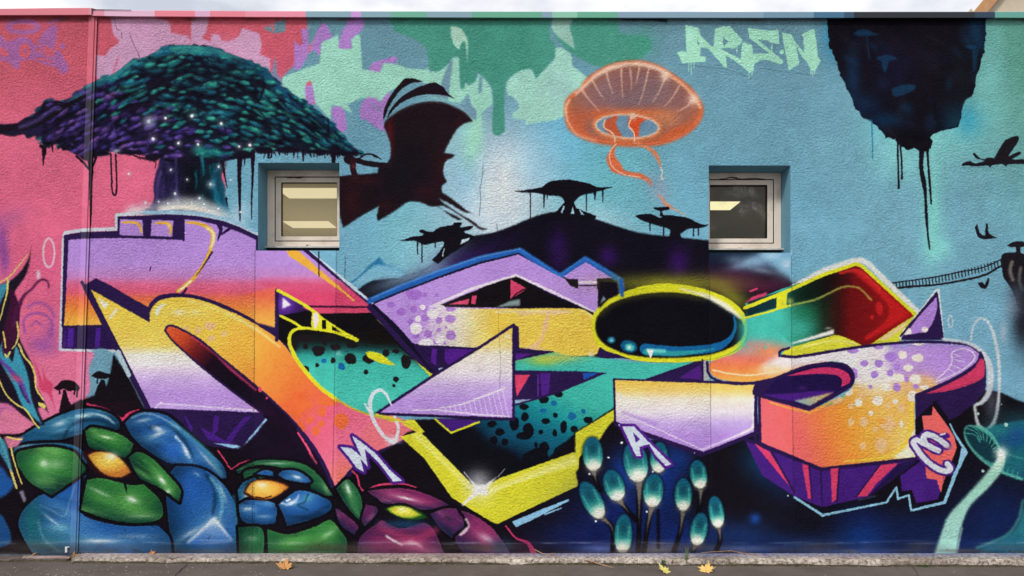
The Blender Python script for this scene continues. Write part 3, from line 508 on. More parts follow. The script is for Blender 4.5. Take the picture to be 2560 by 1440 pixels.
K('~ 945,798 975,830 1010,865 1045,902 1080,940', 5, YG, w1=[3, 7, 8, 10, 8])
K('~ 925,768 990,840 1040,890 1085,925', 14, OL, w1=[13, 16, 18, 22])

# ------------------------------------------------------------------ lilac roof shape, top centre
RF = '905,768 1000,722 1100,680 1200,645 1297,626 1395,698 1462,650 1558,705 1562,800 1480,840 1400,900 1200,1050 1080,930'
K('925,752 1000,720 1100,682 1200,648 1302,628 1400,692 1464,648 1552,702 1554,740', 15, '2660b4', b=2); K('930,746 1000,714 1100,676 1200,642 1300,622', 4, '5c9be0', a=.8, b=2); K('1302,624 1398,688 1462,645 1552,698', 4, '3c84d4', a=.7, b=2)
F('928,762 1000,730 1100,690 1200,655 1297,632 1400,702 1462,657 1545,708 1548,745 1500,790 1480,900 1200,930 1080,930', '17112a', 1, .8)
RL = '935,760 1000,733 1100,695 1200,660 1296,636 1380,682 1470,725 1495,722 1494,775 1486,780 1380,735 1292,690 1220,712 1150,745 1092,768 1175,765 1240,769 1300,772 1300,860 1140,862 1032,858 990,810'
F(RL, 'ba93df', 1, .8); motif('painted_roof_letter', '935,760 1100,695 1296,636 1400,702 1462,657 1545,708 1495,780 1290,870 1032,858', 1, None, 'lilac peaked letter with a blue rim painted in the middle')
F('1408,692 1464,655 1530,695 1450,698 1493,705 1445,708', 'ba93df', 1, .8); F('1445,695 1492,695 1492,725 1446,722', 'ba93df', 1, .6); K('1448,706 1490,706', 7, 'e4d4f4'); K('1446,714 1492,714', 3, '17112a')
F('1412,697 1445,698 1445,722 1428,716', '15111c'); F('1493,696 1535,700 1542,740 1495,735', '15111c')
K('1075,768 1180,722 1290,688 1382,730 1490,782', 6, 'eee2f4', w1=[8, 7, 6, 7, 5], a=.95, b=.8)
F('~ 1090,767* 1180,730 1290,695 1350,725 1440,768* 1240,769', '141014'); F('1120,761 1174,747 1170,761', 'd6456c'); F('1180,740 1192,738 1189,760 1178,760', 'd6456c'); F('1276,698 1318,722 1276,748', 'd6456c', 1, .6); K('~ 1318,720 1290,735 1275,755', 3, '141014')
F('1276,752 1300,748 1300,764 1240,768', '9ab6b4', .8, 1); 
# yellow bar
YB = '~ 1092,770* 1240,772* 1450,772 1478,785 1490,800 1500,850 1498,880 1480,888 1420,890* 1370,900 1290,920 1280,850 1230,862* 1195,870* 1035,860*'
F(YB, HG(1035, 1500, '0:ba93df .15:dccbe0 .24:f0e6cc .34:f1da88 .44:efcb52 .6:f0cf58 1:efca50'), 1, .8); motif('painted_yellow_bar', YB, 1, None, 'yellow and lilac speckled bar of the letter painted in the middle')
ym = MK(YB)
K('~ 1240,780 1330,778 1430,780', 5, 'f3dcae', a=.9, b=1); K('~ 1370,790 1362,820 1352,850 1330,870', 8, 'e9bf96', w1=[14, 7, 8, 14], a=.9, b=1.5); K('~ 1300,784 1365,782 1420,780', 12, 'ecc79a', w1=[4, 14, 4], a=.8, b=2); K('~ 1310,872 1340,870 1370,880', 8, 'ecc79a', a=.7, b=2); K('~ 1450,775 1478,790 1485,802', 5, 'f6e68a', a=.9, b=1); GL(1478, 886, 8, 'f7ecc8', .9)
rlm = MK(RL)
DOTS('978,762,10,7 1003,780,12,10 1034,773,9 975,820,18,22 1060,772,8 1062,795,9,10 1097,800,9,8 1026,804,8 1070,835,10 1097,825,6 1040,840,10,6 1125,773,11,6 1127,798,12,10 1127,838,12 1098,858,18,8 1115,819,4 1035,736,20,14 1062,738,6 1092,738,5', 'a46fce', .9, clip=rlm)
DOTS('1057,768,7 1083,784,14 1045,797,8 1040,822,15 1065,858,20,10 1100,768,12,6 1100,850,12', 'efe8ec', .95); GL(1120, 800, 60, 'f0e8dc', .25, 40)
DOTS('1125,798,12,10 1128,838,11,12 1128,773,12,6 1097,801,8', 'b688d8', .9)
# dark block with stripes under it
F('1032,862 1200,870 1190,880 1095,935 1070,915', OL); F('1080,872 1093,872 1090,914 1077,905', '5a2496'); F('1112,872 1188,874 1165,890 1122,915 1112,900', '55228e'); F('1095,922 1108,918 1100,928', '9fc0d8')
# ------------------------------------------------------------------ teal arm, centre
F('1046,1085 1280,1040 1545,1010 1560,1120 1450,1240 1250,1330 1180,1330 1000,1240 838,1240 838,1226 893,1162 930,1140 1000,1108', '141018', 1, 1.5); F('1020,1050 1290,1040 1290,1100 1040,1090', '141018', 1, 2); K('~ 838,1224* 893,1163* 935,1136 1000,1106 1044,1086', 8, '2b1a4a', w1=[12, 12, 7, 5, 4])
TA = '~ 1282,905* 1345,885 1375,878* 1420,890* 1500,893 1560,902 1640,908 1735,903* 1700,920 1610,950 1535,950* 1535,1020* 1440,1080* 1260,1250* 1010,1090 1038,1075 1180,1050* 1282,1050*'
F(TA, LG(1480, 900, 1330, 1170, '0:46bfae .34:40b8a8 .54:1f9498 .7:146c82 .85:104560 .95:0f2438 1:0e1018'), 1, 1); motif('painted_teal_arm', TA, 1, None, 'teal arm fading to black with dark spots painted in the centre')
ta = MK(TA)
GL(1360, 900, 44, 'a6c848', .9, 14); GL(1400, 893, 60, 'd8cc58', .7, 12); F('-10,0 -9,0 -9,1', OL)
F('1030,1070 1180,1062 1215,1100 1290,1140 1250,1200 1180,1215 1060,1085', '111018', 1, 10, clip=ta); GL(1270, 1085, 50, '145a78', .6, 26, clip=ta); GL(1400, 1100, 60, '146080', .45, 30, clip=ta)
DOTS('1395,985,12,8 1360,1000,13,9 1310,1017,12,8 1312,1042,9,11 1388,1038,6 1365,1053,11,8 1285,1058,12,18 1320,1075,14,18 1409,1068,9,16 1435,1072,10,8 1470,1050,12,8 1310,1090,18,10 1387,1083,6,9 1352,1080,6 1340,1112,5,8 1360,1118,13,14 1250,1080,12,10 1235,1100,10 1262,1105,9 1410,1135,26,28 1340,1150,34,30 1230,1060,12,8', '0f0e16', .95, clip=ta)
DOTS('1385,1008,7 1357,1027,8,6 1430,1040,10 1459,1028,6', '15629c', .9, clip=ta)
# stripes under the arm
K('1290,876 1383,879', 3, OL); F('1284,868 1384,880 1284,903', OL); F('1288,884 1330,884 1290,900', '56228c'); K('1285,880 1283,1000', 8, OL)
F('1284,926 1440,928 1518,932 1390,985 1288,1015', OL); F('1285,937 1325,937 1292,992', 'de4468'); F('1350,933 1376,933 1372,985 1354,990', '4f2486'); F('1343,935 1347,935 1347,990 1343,992', '5a2a90'); F('1456,932 1495,933 1460,950', '1d55b0'); F('1286,1000 1330,998 1288,1010', '93b0cc')
# violet wedge left
F('1088,1046 1200,1050 1128,1083', '46207c'); K('1088,1048 1128,1082 1198,1055', 5, YG)
# big lilac spike pointing left
SP = '1284,812 1284,1048 940,1034 1085,938 1200,868'
F(SP, VG(830, 1045, '0:f2cf66 .16:f1d890 .26:f0e6d4 .48:ece2ea .62:cdb4e6 .8:bd98e2 1:bd98e2'), 1, .8); K(SP, 7, OL, closed=True); motif('painted_spike', SP, 2, None, 'lilac, white and yellow spike pointing left painted in the centre')
F('1287,812 1297,818 1298,872 1287,876', OL, 1, .6)
K('~ 1030,1026 1098,1024', 2.5, 'efe6f6', b=.6); K('~ 1100,1020 1150,1012 1200,994 1250,975 1262,970', 2.5, 'efe6f6', w1=4, b=.8); K('1098,1025 1180,1035 1272,1041', 3, 'efe6f6', b=.8)
for i in range(13):
    x = 1112 + i * 12; K(f'{x},{1018 - i * 3.6} {x + 3 + i},{1030 + i * .8}', 2, 'efe6f6', a=.7, b=.5)
GL(1268, 840, 6, 'f8f2e0', .9, 5); K('1246,820 1250,870 1252,900 1249,970', 1.4, '50505a', a=.5); K('1246,770 1246,820', 1.2, '50505a', a=.4)
# oval loop in chalk white
K('~ 978,1012 965,985 950,975 933,985 925,1010 930,1040 945,1070 965,1095 985,1105 993,1090 995,1065 986,1042', 5, 'dfe6ee', w1=[7, 10, 11, 9, 9, 9, 8, 7], a=.95, b=.8); GL(982, 1102, 16, 'e6eaf0', .9, 12); K('~ 912,1010 925,1032', 4, 'dfe6ee')
# yellow V
VY = '1000,1092 1052,1078 1180,1210 1200,1222 1250,1195 1435,1130 1437,1080 1540,1020 1545,1046 1495,1105 1470,1115 1448,1145 1445,1215 1285,1290 1240,1312 1180,1275 1130,1245 1060,1145'
F(VY, 'd9d636', 1, .8); motif('painted_yellow_v', VY, 2, None, 'bright yellow V shaped bar painted low in the middle')
F('1052,1078 1180,1210 1200,1222 1190,1232 1160,1212 1025,1085', 'e6e35a', .9, 1.5); F('1210,1225 1435,1135 1440,1142 1445,1162 1280,1212 1220,1240', 'e8e56a', .9, 1.5); K('1040,1090 1175,1222', 4, 'efed86', a=.8, b=1.5); K('1215,1232 1440,1150', 4, 'f2efa0', a=.8, b=1.5)
K('1052,1078 1180,1208', 3, '15121c'); K('1437,1130 1437,1082 1538,1020', 4, '15121c', a=.7)
F('1016,1048 1036,1050 1062,1080 1050,1085 1008,1062', 'ddda38', 1, .8); K('~ 940,1036 1000,1052 1045,1075', 6, 'd9c83a', b=.6)
GL(1198, 1222, 22, 'fdfdf6', 1, p=1.2); GL(1195, 1200, 30, 'c9ccd4', .5); F('1172,1195 1190,1212 1212,1212 1245,1190 1215,1222 1218,1242 1200,1232 1130,1285 1185,1230 1186,1218', 'fbfbf4', .95, 1); K('1160,1180 1185,1210', 2, 'e9e9f0', a=.9, b=.6); K('1245,1192 1262,1172', 1.5, 'e9e9f0', a=.8)
# dark base everywhere along the bottom, under the flowers and to the right
# ------------------------------------------------------------------ right half
# dark ground, right
F('~ 1440,1180* 1480,1130 1540,1050 1600,1100 1890,1060 1990,1080 2240,1150 2330,1080 2360,1040 2400,1000 2430,978 2490,978 2560,1005 2900,1060* 2900,1420* 1100,1420* 1180,1290 1250,1310 1440,1225', '141018', 1, 2); motif('painted_dark_ground', '1300,1310 1450,1225 1480,1120 1560,1060 1890,1100 2240,1290 2400,990 2560,1010 2560,1384 1320,1384', 1, None, 'black and deep blue painted ground across the lower right')
for x, y, r, c, a, ry in ((1545, 1290, 120, '14266a', .9, 90), (1560, 1180, 40, '163a90', .9, 60), (1660, 1200, 50, '15307c', .9, 110), (1700, 1150, 40, '1a3f96', .6, 40), (1450, 1340, 120, '16225c', .8, 40), (1700, 1340, 110, '17307c', .8, 50), (1860, 1340, 90, '1c3f80', .6, 40), (1920, 1150, 60, '12406c', .85, 50), (1960, 1180, 60, '142a5c', .7, 70), (2000, 1360, 200, '14295c', .8, 26), (2160, 1340, 60, '1246a0', .8, 46), (2300, 1330, 220, '13265c', .7, 60), (2500, 1300, 120, '13265c', .8, 110), (2150, 1290, 60, '14245a', .6, 30), (1887, 1296, 14, '1c50b0', .8, 14), (2480, 1360, 200, '152a60', .8, 20), (1640, 1372, 50, '8f9fd8', .6, 14), (1500, 1372, 60, '6f86cc', .6, 12), (1850, 1372, 90, '6f86cc', .5, 10), (2150, 1378, 200, '3a5aa8', .6, 8)): GL(x, y, r, c, a, ry)
K('1280,1355 1440,1358 1520,1352', 1.6, '5f6aa0', a=.4, b=1); K('1960,1362 2100,1358 2260,1352 2340,1356', 1.6, '5f7ab0', a=.4, b=1)
# teal field behind the O and S
F('1860,800 1990,780 2090,800 2100,860 1990,890 1800,900 1790,850', '46bfae', 1, 3)
# oval O
GL(1680, 708, 165, 'a8a830', .75, 24); GL(1530, 760, 26, 'b4b430', .5, 20); GL(1830, 742, 50, 'a8a830', .6, 24, 30)
OV = '~ 1478,815 1486,780 1522,748 1575,724 1640,710 1700,711 1765,724 1822,748 1858,780 1869,818 1864,850 1835,878 1785,896 1722,905 1650,906 1595,902 1548,892 1500,870 1484,843'
OI = '~ 1488,815 1497,786 1531,758 1580,741 1640,732 1700,733 1760,744 1810,764 1845,790 1861,820 1855,845 1828,868 1780,885 1720,893 1650,895 1600,891 1555,882 1511,860 1494,840'
F(OV, YG); F(OI, '0f0e16', 1, 1.2)
for q in ('~ 1500,785 1531,760 1580,743 1640,735 1700,736 1760,747',): K(q, 14, '3c3c1e', a=.8, b=7, clip=MK(OI))
F('1498,704 1542,706 1545,738 1520,748 1498,772', '15111c', 1, 1.5); K('1553,700 1555,738', 9, '2660b4', b=1.5); F(OV, YG, .0); motif('painted_oval', OV, 2, None, 'black glossy oval with a yellow rim painted below the right window')
om = MK(OI)
GL(1815, 775, 70, '10303a', .0); K('~ 1760,735 1800,755 1840,785 1855,815', 22, '173834', a=.6, b=8, clip=om)
K('~ 1700,722 1760,738 1800,757 1832,778 1850,795', 4, 'f5f3d8', w1=[6, 12, 14, 6], b=2.5)
K('~ 1860,790 1864,830 1850,872 1800,895 1740,903', 5, YG); K('~ 1835,790 1838,820 1822,850 1790,868 1740,875 1680,876 1612,872', 5, '15639c', w1=[8, 20, 22, 20, 22, 26], clip=om)
K('~ 1615,880 1680,884 1740,880 1785,872', 16, '2f9fa8', w1=[14, 13, 8, 3], b=1.5, clip=om); K('~ 1620,876 1660,878', 10, '6fd8d0', a=.9, b=2); F('1616,874 1634,874 1630,888 1626,896 1622,886', 'f6f8f4', 1, .6)
F(ell(1572, 866, 21, 15, 15), '14608c', 1, 1); F(ell(1574, 868, 12, 9, 15), '4cc2b8', 1, 1); GL(1572, 868, 5, 'f2fbf6', 1); F(ell(1528, 850, 10, 8), '1a6c94', 1, 1); GL(1528, 850, 5, '7fdcd8', 1)
F('1508,740 1515,748 1500,760', '9ab6b4', .8, 1); F('1500,870 1512,878 1580,898 1560,896 1496,892', OL, 1, .6); F('~ 1500,868 1512,876 1560,893 1495,893', OL)
# chunk between
F('1735,905 1757,902 1757,958 1612,948', OL); F('1750,912 1756,950 1698,945', '50227e'); F('1757,900 1768,900 1775,957 1757,956', 'a9b0b0'); K('1756,900 1757,955', 5, OL)
# shield under the O
SH = '1538,950 1886,962 1888,1078 1758,1130 1540,1054'
F('1532,946 1890,955 1896,1085 1755,1142 1535,1064', OL); F(SH, VG(958, 1090, '0:eec75c .14:f0cf78 .3:f0e4d0 .55:e8dfe8 .75:c9aee6 1:b992e0'), 1, .8); motif('painted_shield', SH, 2, None, 'yellow to lilac five sided shield painted below the black oval')
K('~ 1545,985 1570,1005 1620,1012', 9, 'f0e8e4', w1=3, a=.8, b=3); K('~ 1882,995 1885,1060 1878,1072 1790,1110 1755,1124', 4, 'f1eaf6', w1=[8, 6, 3, 3], b=1); K('~ 1550,1035 1620,1062 1755,1124', 2.5, 'f1eaf6', a=.8, b=.8); K('~ 1555,1030 1640,1060', 5, 'ab80d6', w1=10, a=.6, b=3)
# top right piece of the S: dark green to red arrow
K('1985,716 2060,676 2130,653 2152,650 2172,660 2200,688 2296,782', 14, 'dfe3df', b=1.5)
GR = '1862,760 1955,722 2060,688 2135,664 2150,668 2178,690 2285,788 2230,830 2165,868 2090,850 1955,888 1940,845'
F(GR, HG(1860, 2290, '0:46bfae .22:44bcaa .31:2c8464 .41:1a4630 .46:1b2418 .55:3a1212 .62:6e1216 .8:8a1518 1:a0181c'), 1, .8); motif('painted_arrow_head', GR, 1, None, 'dark green and red arrow head with a yellow rim painted at the right')
gm = MK(GR)
F('1850,800 1890,785 1930,780 1925,900 1850,900', '46bfae', .9, 16); F('1870,752 1950,730 1960,765 1870,790', HG(1862, 1955, '0:0f2a30 1:12333a'), 1, 2)
F('1965,764 1968,726 2060,690 2125,672 2130,716 2100,722 2040,748', HG(1965, 2130, '0:17453c .3:0e2018 .6:14100f .8:2e0f12 1:5a1216'), .9, 5, clip=gm); GL(1990, 820, 50, '3fae9c', .9, 34); GL(2020, 745, 40, '0d1a14', .8, 20, clip=gm); GL(2010, 780, 30, '1f7a58', .5, 26, clip=gm)
F('~ 2130,678* 2150,672 2172,694 2228,742 2275,785* 2170,850 2160,845 2215,800 2222,770 2200,740', 'c41f22', 1, 3, clip=gm); F(ell(2198, 772, 9, 18, -8), 'c02024', 1, 1); F(ell(2180, 793, 4, 6), 'c02024')
K('~ 2100,682 2140,676 2165,690 2200,722', 8, 'd6302c', a=.8, b=2)
K('~ 1975,764 2040,748 2100,720 2125,716 2150,722 2178,750', 4, 'c9cc5a', a=.85, b=1)
K('1862,770 1950,735 1956,742 1962,742 1964,730 2060,686 2140,660 2155,665 2180,688 2288,786', 9, YG); F('1942,736 1968,722 1966,768 1940,775', YG); F('1955,748 1960,752 1962,762 1950,765', 'c9cc3a')
K('1862,795 1920,780 1975,764', 5, YG); F('1880,742 1918,730 1915,738 1862,758', 'd8446c', 1, 1); K('1876,728 1892,722', 5, 'd8446c'); GL(1975, 752, 8, 'e8eb6a', .6)
F('~ 1955,888* 1960,876 2000,862 2060,845 2095,838 2165,868* 2285,790 2300,795 2255,845 2245,858 2120,868 1990,890', 'd8d63c', 1, .8); K('~ 2005,868 2090,852 2140,860', 6, 'efec86', a=.7, b=2); F('2195,850 2270,800 2260,820 2215,850', 'ecd2a0', .9, 1.5)
F('1958,864 2085,823 2084,835 2000,856', 'f1f1ea', 1, 1); GL(2070, 820, 8, 'f1f1ea', .5, 3)
# fade under it into the S body
SB = '~ 1772,908* 1790,899 1838,882 1868,852 1874,812 1900,790* 1960,842* 1985,866* 1952,880* 1950,893* 2000,890 2080,879 2160,868 2240,860 2340,858 2420,866 2452,880 2462,915 2450,945 2400,965 2310,985* 2286,990* 2288,1145* 2180,1158 2052,1172* 1900,1110* 1896,992* 2020,1012 2080,1000 2128,972 2130,945 2110,925 2060,918 2000,925 1930,945 1870,955 1800,948 1776,932'
F(SB, '46bfae'); sm = MK(SB); motif('painted_long_letter', SB, 1, None, 'long orange, white and lilac letter with spots painted at the right')
F('~ 1740,845* 1870,845 1960,845 2060,870 2060,960 1740,970*', VG(848, 955, '0:46bfae .14:6eaea4 .3:b8948c .44:e47a6c .62:ef8250 .8:f0984e 1:f2b052'), 1, 4, clip=sm); GL(1880, 862, 60, 'c98a8c', .7, 16, clip=sm); GL(1925, 880, 40, 'ee8c58', .8, 20, clip=sm)
F('~ 1935,895 2010,875 2120,860 2220,862 2300,950 2160,1010 2110,915 2020,915 1930,935 1900,925', 'efe8ea', 1, 9, clip=sm); GL(1930, 925, 40, 'f3cf8c', .8, 14, clip=sm)
F('~ 2230,860* 2330,850 2470,870 2470,960 2300,985 2250,950 2220,900', 'b78edb', 1, 14, clip=sm)
F('~ 2130,960* 2200,968 2300,940 2340,960 2290,1160 2050,1180 1890,1110 1890,990 2030,1014 2100,1000', LG(1900, 1080, 2200, 1000, '0:f26a72 .3:f26d6a .5:f08248 .68:f29a3c .85:f0b24a 1:efb95c'), 1, 8, clip=sm)
GL(2300, 960, 50, 'dcb49c', .7, 30, clip=sm); GL(2190, 970, 60, 'f0e2c4', .7, 26, clip=sm); GL(2270, 900, 50, 'c8a8d8', .5, 40, clip=sm)
GL(2262, 1110, 26, 'f3dc7a', .7, 60, clip=sm); F('~ 2275,1075* 2288,1080* 2288,1146* 2235,1142 2268,1115', 'f3ecd0', .95, 3, clip=sm); K('~ 2278,1000 2278,1060 2262,1110 2220,1140 2110,1154', 8, 'f1cf48', w1=[10, 7, 6, 3], a=.95, b=1.5)
DOTS('2132,876,14,8 2197,866,13,7 2235,862,14,6 2227,892,16,11 2160,908,10,8 2197,909,10 2132,935,12,14 2186,937,10,9 2225,933,9,8 2242,918,8 2266,948,6,7 2242,968,10,11 2176,967,5 2290,966,7', 'b084dc', .95, clip=sm)
DOTS('2295,858,15,6 2256,887,11,10 2294,895,14,11 2270,920,12,9 2245,945,15,12 2288,948,14,12 2217,968,12,10 2120,975,12,14 2280,990,14,13 2147,1006,10 2194,1002,13 2238,1004,7 2177,1033,6 2253,1060,5,9 2311,968,12,6 2231,1040,2', 'efe6d8', .95, clip=sm)
DOTS('2092,1000,14,9 2128,1015,8 2160,1055,11,13 2218,1060,20,17 2127,1055,8,10 2188,1072,7 2253,1020,10,11 2220,1015,8 2156,988,8 2157,1115,8,9 2203,1112,14,19 2243,1105,4 2223,1082,5', 'eec08e', .9, clip=sm); DOTS('2204,1052,14,8', 'f0a848', .9)
K('~ 1782,925 1830,935 1880,938 1930,930 1980,920', 3.5, 'f6dcb0', b=.8, clip=sm); K('~ 2022,1030 1980,1022 1925,1006', 4, 'f2a648', b=.8); K('~ 2022,1034 2060,1014 2080,1002', 4, 'f2a648', b=.8); DOTS('1867,866,3 1914,869,3', '46bfae')
K('~ 2377,892 2382,880 2400,872 2425,876 2437,890 2430,905 2400,928 2340,955', 3, 'e6dcf2', b=.8); K('~ 2380,890 2378,910 2362,930 2340,950', 2.5, 'e6dcf2', b=.8)
for a, b in (((2385, 885), (2402, 893)), ((2383, 898), (2412, 905)), ((2378, 912), (2400, 922)), ((2370, 922), (2385, 932))): K(f'{a[0]},{a[1]} {b[0]},{b[1]}', 2, 'e6dcf2', a=.8)
# outlines of the S
K('~ 1955,890 1990,892 2080,878 2160,866 2260,856 2340,855 2420,862 2448,880', 7, OL); K('~ 1948,890 1950,878 1972,870', 6, OL)
K('~ 1768,905* 1772,935 1790,950 1850,960 1930,948 2000,926', 6, OL)
# inside of the S: dark tongue
TG2 = '~ 1888,965* 1940,945 2010,918 2070,908 2115,914 2132,935 2130,960 2095,985 2022,1024* 1900,990* 1885,984'
F(TG2, '221448', 1, .8); F('~ 1965,940* 2040,920 2090,920 2122,935 2125,955 2102,968* 2105,950 2090,938 2040,935', 'd0386a', 1, .8); F('~ 1890,985* 1950,985 2040,978 2085,980 2040,998 1985,1003', '4e2088', .9, 2); F('1985,1002 2085,980 2025,1015', LG(1985, 1002, 2070, 985, '0:8fb0bc 1:c8a868'), 1, 1); K('1895,985 2022,1022 2085,985', 6, OL); K(TG2, 7, OL, closed=True)
GL(2006, 970, 10, '5a2a80', .6, 5); K('1890,965 1888,1100', 8, OL)
F('1886,958 1940,950 1900,990 1890,990', OL)
K('1898,992 1900,1108 2052,1172 2180,1158 2288,1146', 7, OL)
# horn
F('2345,730 2360,850 2255,850 2250,838 2280,800', OL); F('~ 2342,742* 2343,770 2330,810 2315,830* 2262,838* 2290,800', 'b288d8', 1, .6); DOTS('2268,828,12,9 2312,824,8,7', 'efe6e0'); K('2250,845 2340,725 2347,724 2358,848', 5, 'd6dee4', b=.6); K('2252,840 2342,732 2358,852', 5, OL)
K('~ 2358,848 2420,858 2455,880 2475,920 2472,980 2455,1005 2440,1012', 8, 'd3dadf', w1=[6, 10, 14, 16, 14, 8], a=.95, b=1)
# red-lilac flank
F('~ 2450,878 2462,900 2465,940 2462,975 2435,1010* 2395,1040* 2370,1052* 2310,1062* 2300,1030* 2290,1100* 2288,985* 2380,945 2440,905', OL, 1, .6); F('~ 2452,895* 2460,900 2460,940 2440,955 2380,975 2312,985* 2380,955 2430,925', 'd03c64', 1, .6)
F('2288,990 2292,1150 2310,1100 2300,1040 2332,1038 2330,1010', OL)
RP = '2305,1040 2330,1038 2332,1015 2360,1052 2385,1090 2392,1120 2380,1150 2360,1200 2352,1230 2340,1200 2315,1192 2300,1150 2310,1080'
F('2288,1050 2340,1000 2400,1090 2400,1120 2380,1180 2350,1260 2288,1262 2250,1200 2240,1170 2290,1150', '15101c'); F(RP, 'f06a66', 1, .8)
# lower violet skirt of the S
SK = '1862,1100 2052,1172 2290,1148 2240,1180 2170,1242 2055,1268 1985,1240 1905,1188'
F(SK, '46207c'); motif('painted_skirt', SK, 1, None, 'purple skirt with pink stripes painted under the long letter'); K('1862,1098 1900,1112 2052,1174 2200,1158 2290,1148', 8, OL)
for s in ('1885,1108 1925,1130 1982,1226', '2005,1158 2020,1164 2028,1248 2020,1246', '2076,1172 2096,1170 2090,1250 2080,1256', '2202,1162 2245,1158 2190,1210 2168,1240 2142,1242'): F(s, 'd8406a', 1, .8)
K('1925,1122 1985,1230', 5, OL); K('2052,1172 2055,1264', 4, OL); K('2098,1172 2092,1256', 4, OL); K('2198,1164 2140,1242', 4, OL); K('2024,1168 2030,1252', 3, OL); F('2245,1160 2300,1148 2258,1180 2170,1246 2172,1238', '241748'); F('2262,1182 2330,1130 2360,1190 2345,1248 2290,1258 2280,1225 2255,1228 2250,1190', '46207c', 1, .8)
F('2312,1165 2360,1178 2352,1232 2342,1200 2316,1195', 'f06a66', 1, .6)
F(ell(2322, 1150, 1, 1), 'f06a66')
K('1986,1243 2056,1288 2216,1256 2241,1218 2245,1247 2272,1238 2278,1276 2361,1256 2390,1180 2415,1130 2385,1082 2375,1060', 6, '8fc6e0', w1=[4, 10, 7, 5, 5, 5, 6, 8, 6, 12, 5, 4]); F('2403,1120 2418,1130 2395,1160', '9ccaea'); K('2145,1250 2190,1240', 3, '55607a', a=.7, b=1)
# little letter C with a hat
CC = '~ 2352,1085 2335,1078 2312,1085 2308,1100 2315,1108 2290,1102 2276,1112 2280,1135 2300,1160 2330,1180 2362,1188 2380,1180 2380,1160 2362,1158 2358,1168 2335,1160 2312,1140 2305,1120 2318,1118 2350,1128* 2358,1118 2330,1098 2330,1092 2345,1096 2365,1112* 2372,1102'
C1, C2 = '~ 2368,1160 2376,1172 2366,1178 2340,1170 2312,1148 2290,1120 2283,1105 2292,1100 2306,1107 2346,1127', '~ 2312,1105 2308,1093 2318,1086 2340,1094 2366,1113'
for q in (C1, C2): K(q, 25, '4c2084')
for q in (C1, C2): K(q, 14, 'd9dee4', b=.6)
motif('painted_small_letter', CC, 3, None, 'small pale round letter with a purple outline painted at the lower right'); F('~ 2345,1090 2352,1084 2368,1082 2375,1090 2368,1096', '4c2084'); K('~ 2350,1087 2362,1084', 4, 'd9dee4')
F('~ 2316,1126* 2345,1138 2368,1126* 2378,1136 2372,1148 2352,1152 2350,1160* 2325,1145', 'f06a66', 1, .6); GL(2372, 1118, 8, 'c8a0a8', .6)
# white ring at far right and mushroom
K('~ 2428,850 2432,820 2450,796 2470,805 2488,850 2498,920 2496,1000 2485,1055 2465,1075 2445,1060 2436,1015', 5, 'd6dcdc', w1=[4, 6, 8, 8, 7, 7, 8, 10, 8, 7], a=.9, b=1.2); K('2375,787 2370,800 2373,818 2380,818 2382,800 2377,787', 3, 'd6dcdc', a=.8, b=.8); GL(2508, 830, 10, 'a9c0d0', .8, 26); K('~ 2432,800 2440,793', 8, 'a9c0d0', a=.4, b=4)
GL(2480, 1010, 20, '8890a0', .35, 50); GL(2545, 1050, 60, '22505c', .6, 30)
MC = '~ 2412,1085 2425,1068 2460,1072 2500,1060 2560,1050* 2600,1050* 2600,1205* 2550,1200 2500,1180 2460,1150 2425,1115'
F(MC, RG(2500, 1110, 120, 110, '0:1b5c66 .5:1f6c78 1:1f5470'), 1, 3); motif('painted_glow_mushroom', MC, 2, None, 'glowing teal mushroom cap painted at the right edge')
GL(2530, 1100, 40, '1a4e84', .8, 24); K('~ 2555,1198 2500,1178 2455,1150 2425,1115 2415,1090 2425,1072 2450,1070 2480,1090 2502,1128', 6, '62c0aa', w1=[6, 6, 5, 6, 10, 10, 6, 5], a=.9, b=1.5); UM = ell(2458, 1112, 62, 27, 46); F(UM, '123440', .95, 2); K(UM, 4, '62c0aa', closed=True, a=.7, b=1.5)
for i in range(9):
    t = math.radians(150 + i * 24); x, y = 2458 + 62 * math.cos(t) * .69 - 27 * math.sin(t) * .72, 1112 + 62 * math.cos(t) * .72 + 27 * math.sin(t) * .69; K(f'~ {x},{y} {x * .6 + 2466 * .4 + 5},{y * .6 + 1112 * .4 - 6} {x * .35 + 2470 * .65},{y * .35 + 1118 * .65}', 2.6, '4fae9c', a=.75, b=.8)
GL(2500, 1075, 40, '2f8a90', .6, 14, 10); GL(2545, 1085, 30, '1c4c88', .7, 22)
for i in range(4): x = 2508 + i * 12; K(f'{x},{1165 + i * 5} {x - 3},{1182 + i * 5}', 2.5, '4fae9c', a=.7, b=.8)
K('~ 2510,1130 2540,1142 2600,1160', 3, '4fae9c', a=.7, b=1.5)
ST = '~ 2495,1130* 2512,1138 2505,1175 2470,1220 2425,1265 2405,1310 2395,1350 2390,1386* 2335,1386* 2350,1340 2370,1290 2410,1245 2455,1195 2490,1150'
F(ST, VG(1140, 1386, '0:d6f0dc .2:9fd6c2 .6:a2d6c8 1:a4d8ce'), 1, 2.5); motif('stem', ST, 3, len(MOT) - 1, None); GL(2502, 1132, 16, 'f2faf0', 1); K('~ 2405,1320 2397,1355 2392,1384', 5, 'c6e6d8', a=.6, b=2)
F('~ 2440,1386* 2460,1368 2500,1350 2540,1320 2560,1270* 2640,1200* 2640,1400*', VG(1200, 1386, '0:2f8a84 .7:2a7c88 1:1f5c80'), .9, 5)
K('~ 2441,1370 2480,1355 2520,1335 2545,1300 2558,1250', 6, '4fae9c', a=.7, b=3)
DOTS('2457,1178,4 2503,1011,2 2445,1034,3,4 2515,1062,5 1970,1239,2.5', 'bfe6dc', .9)
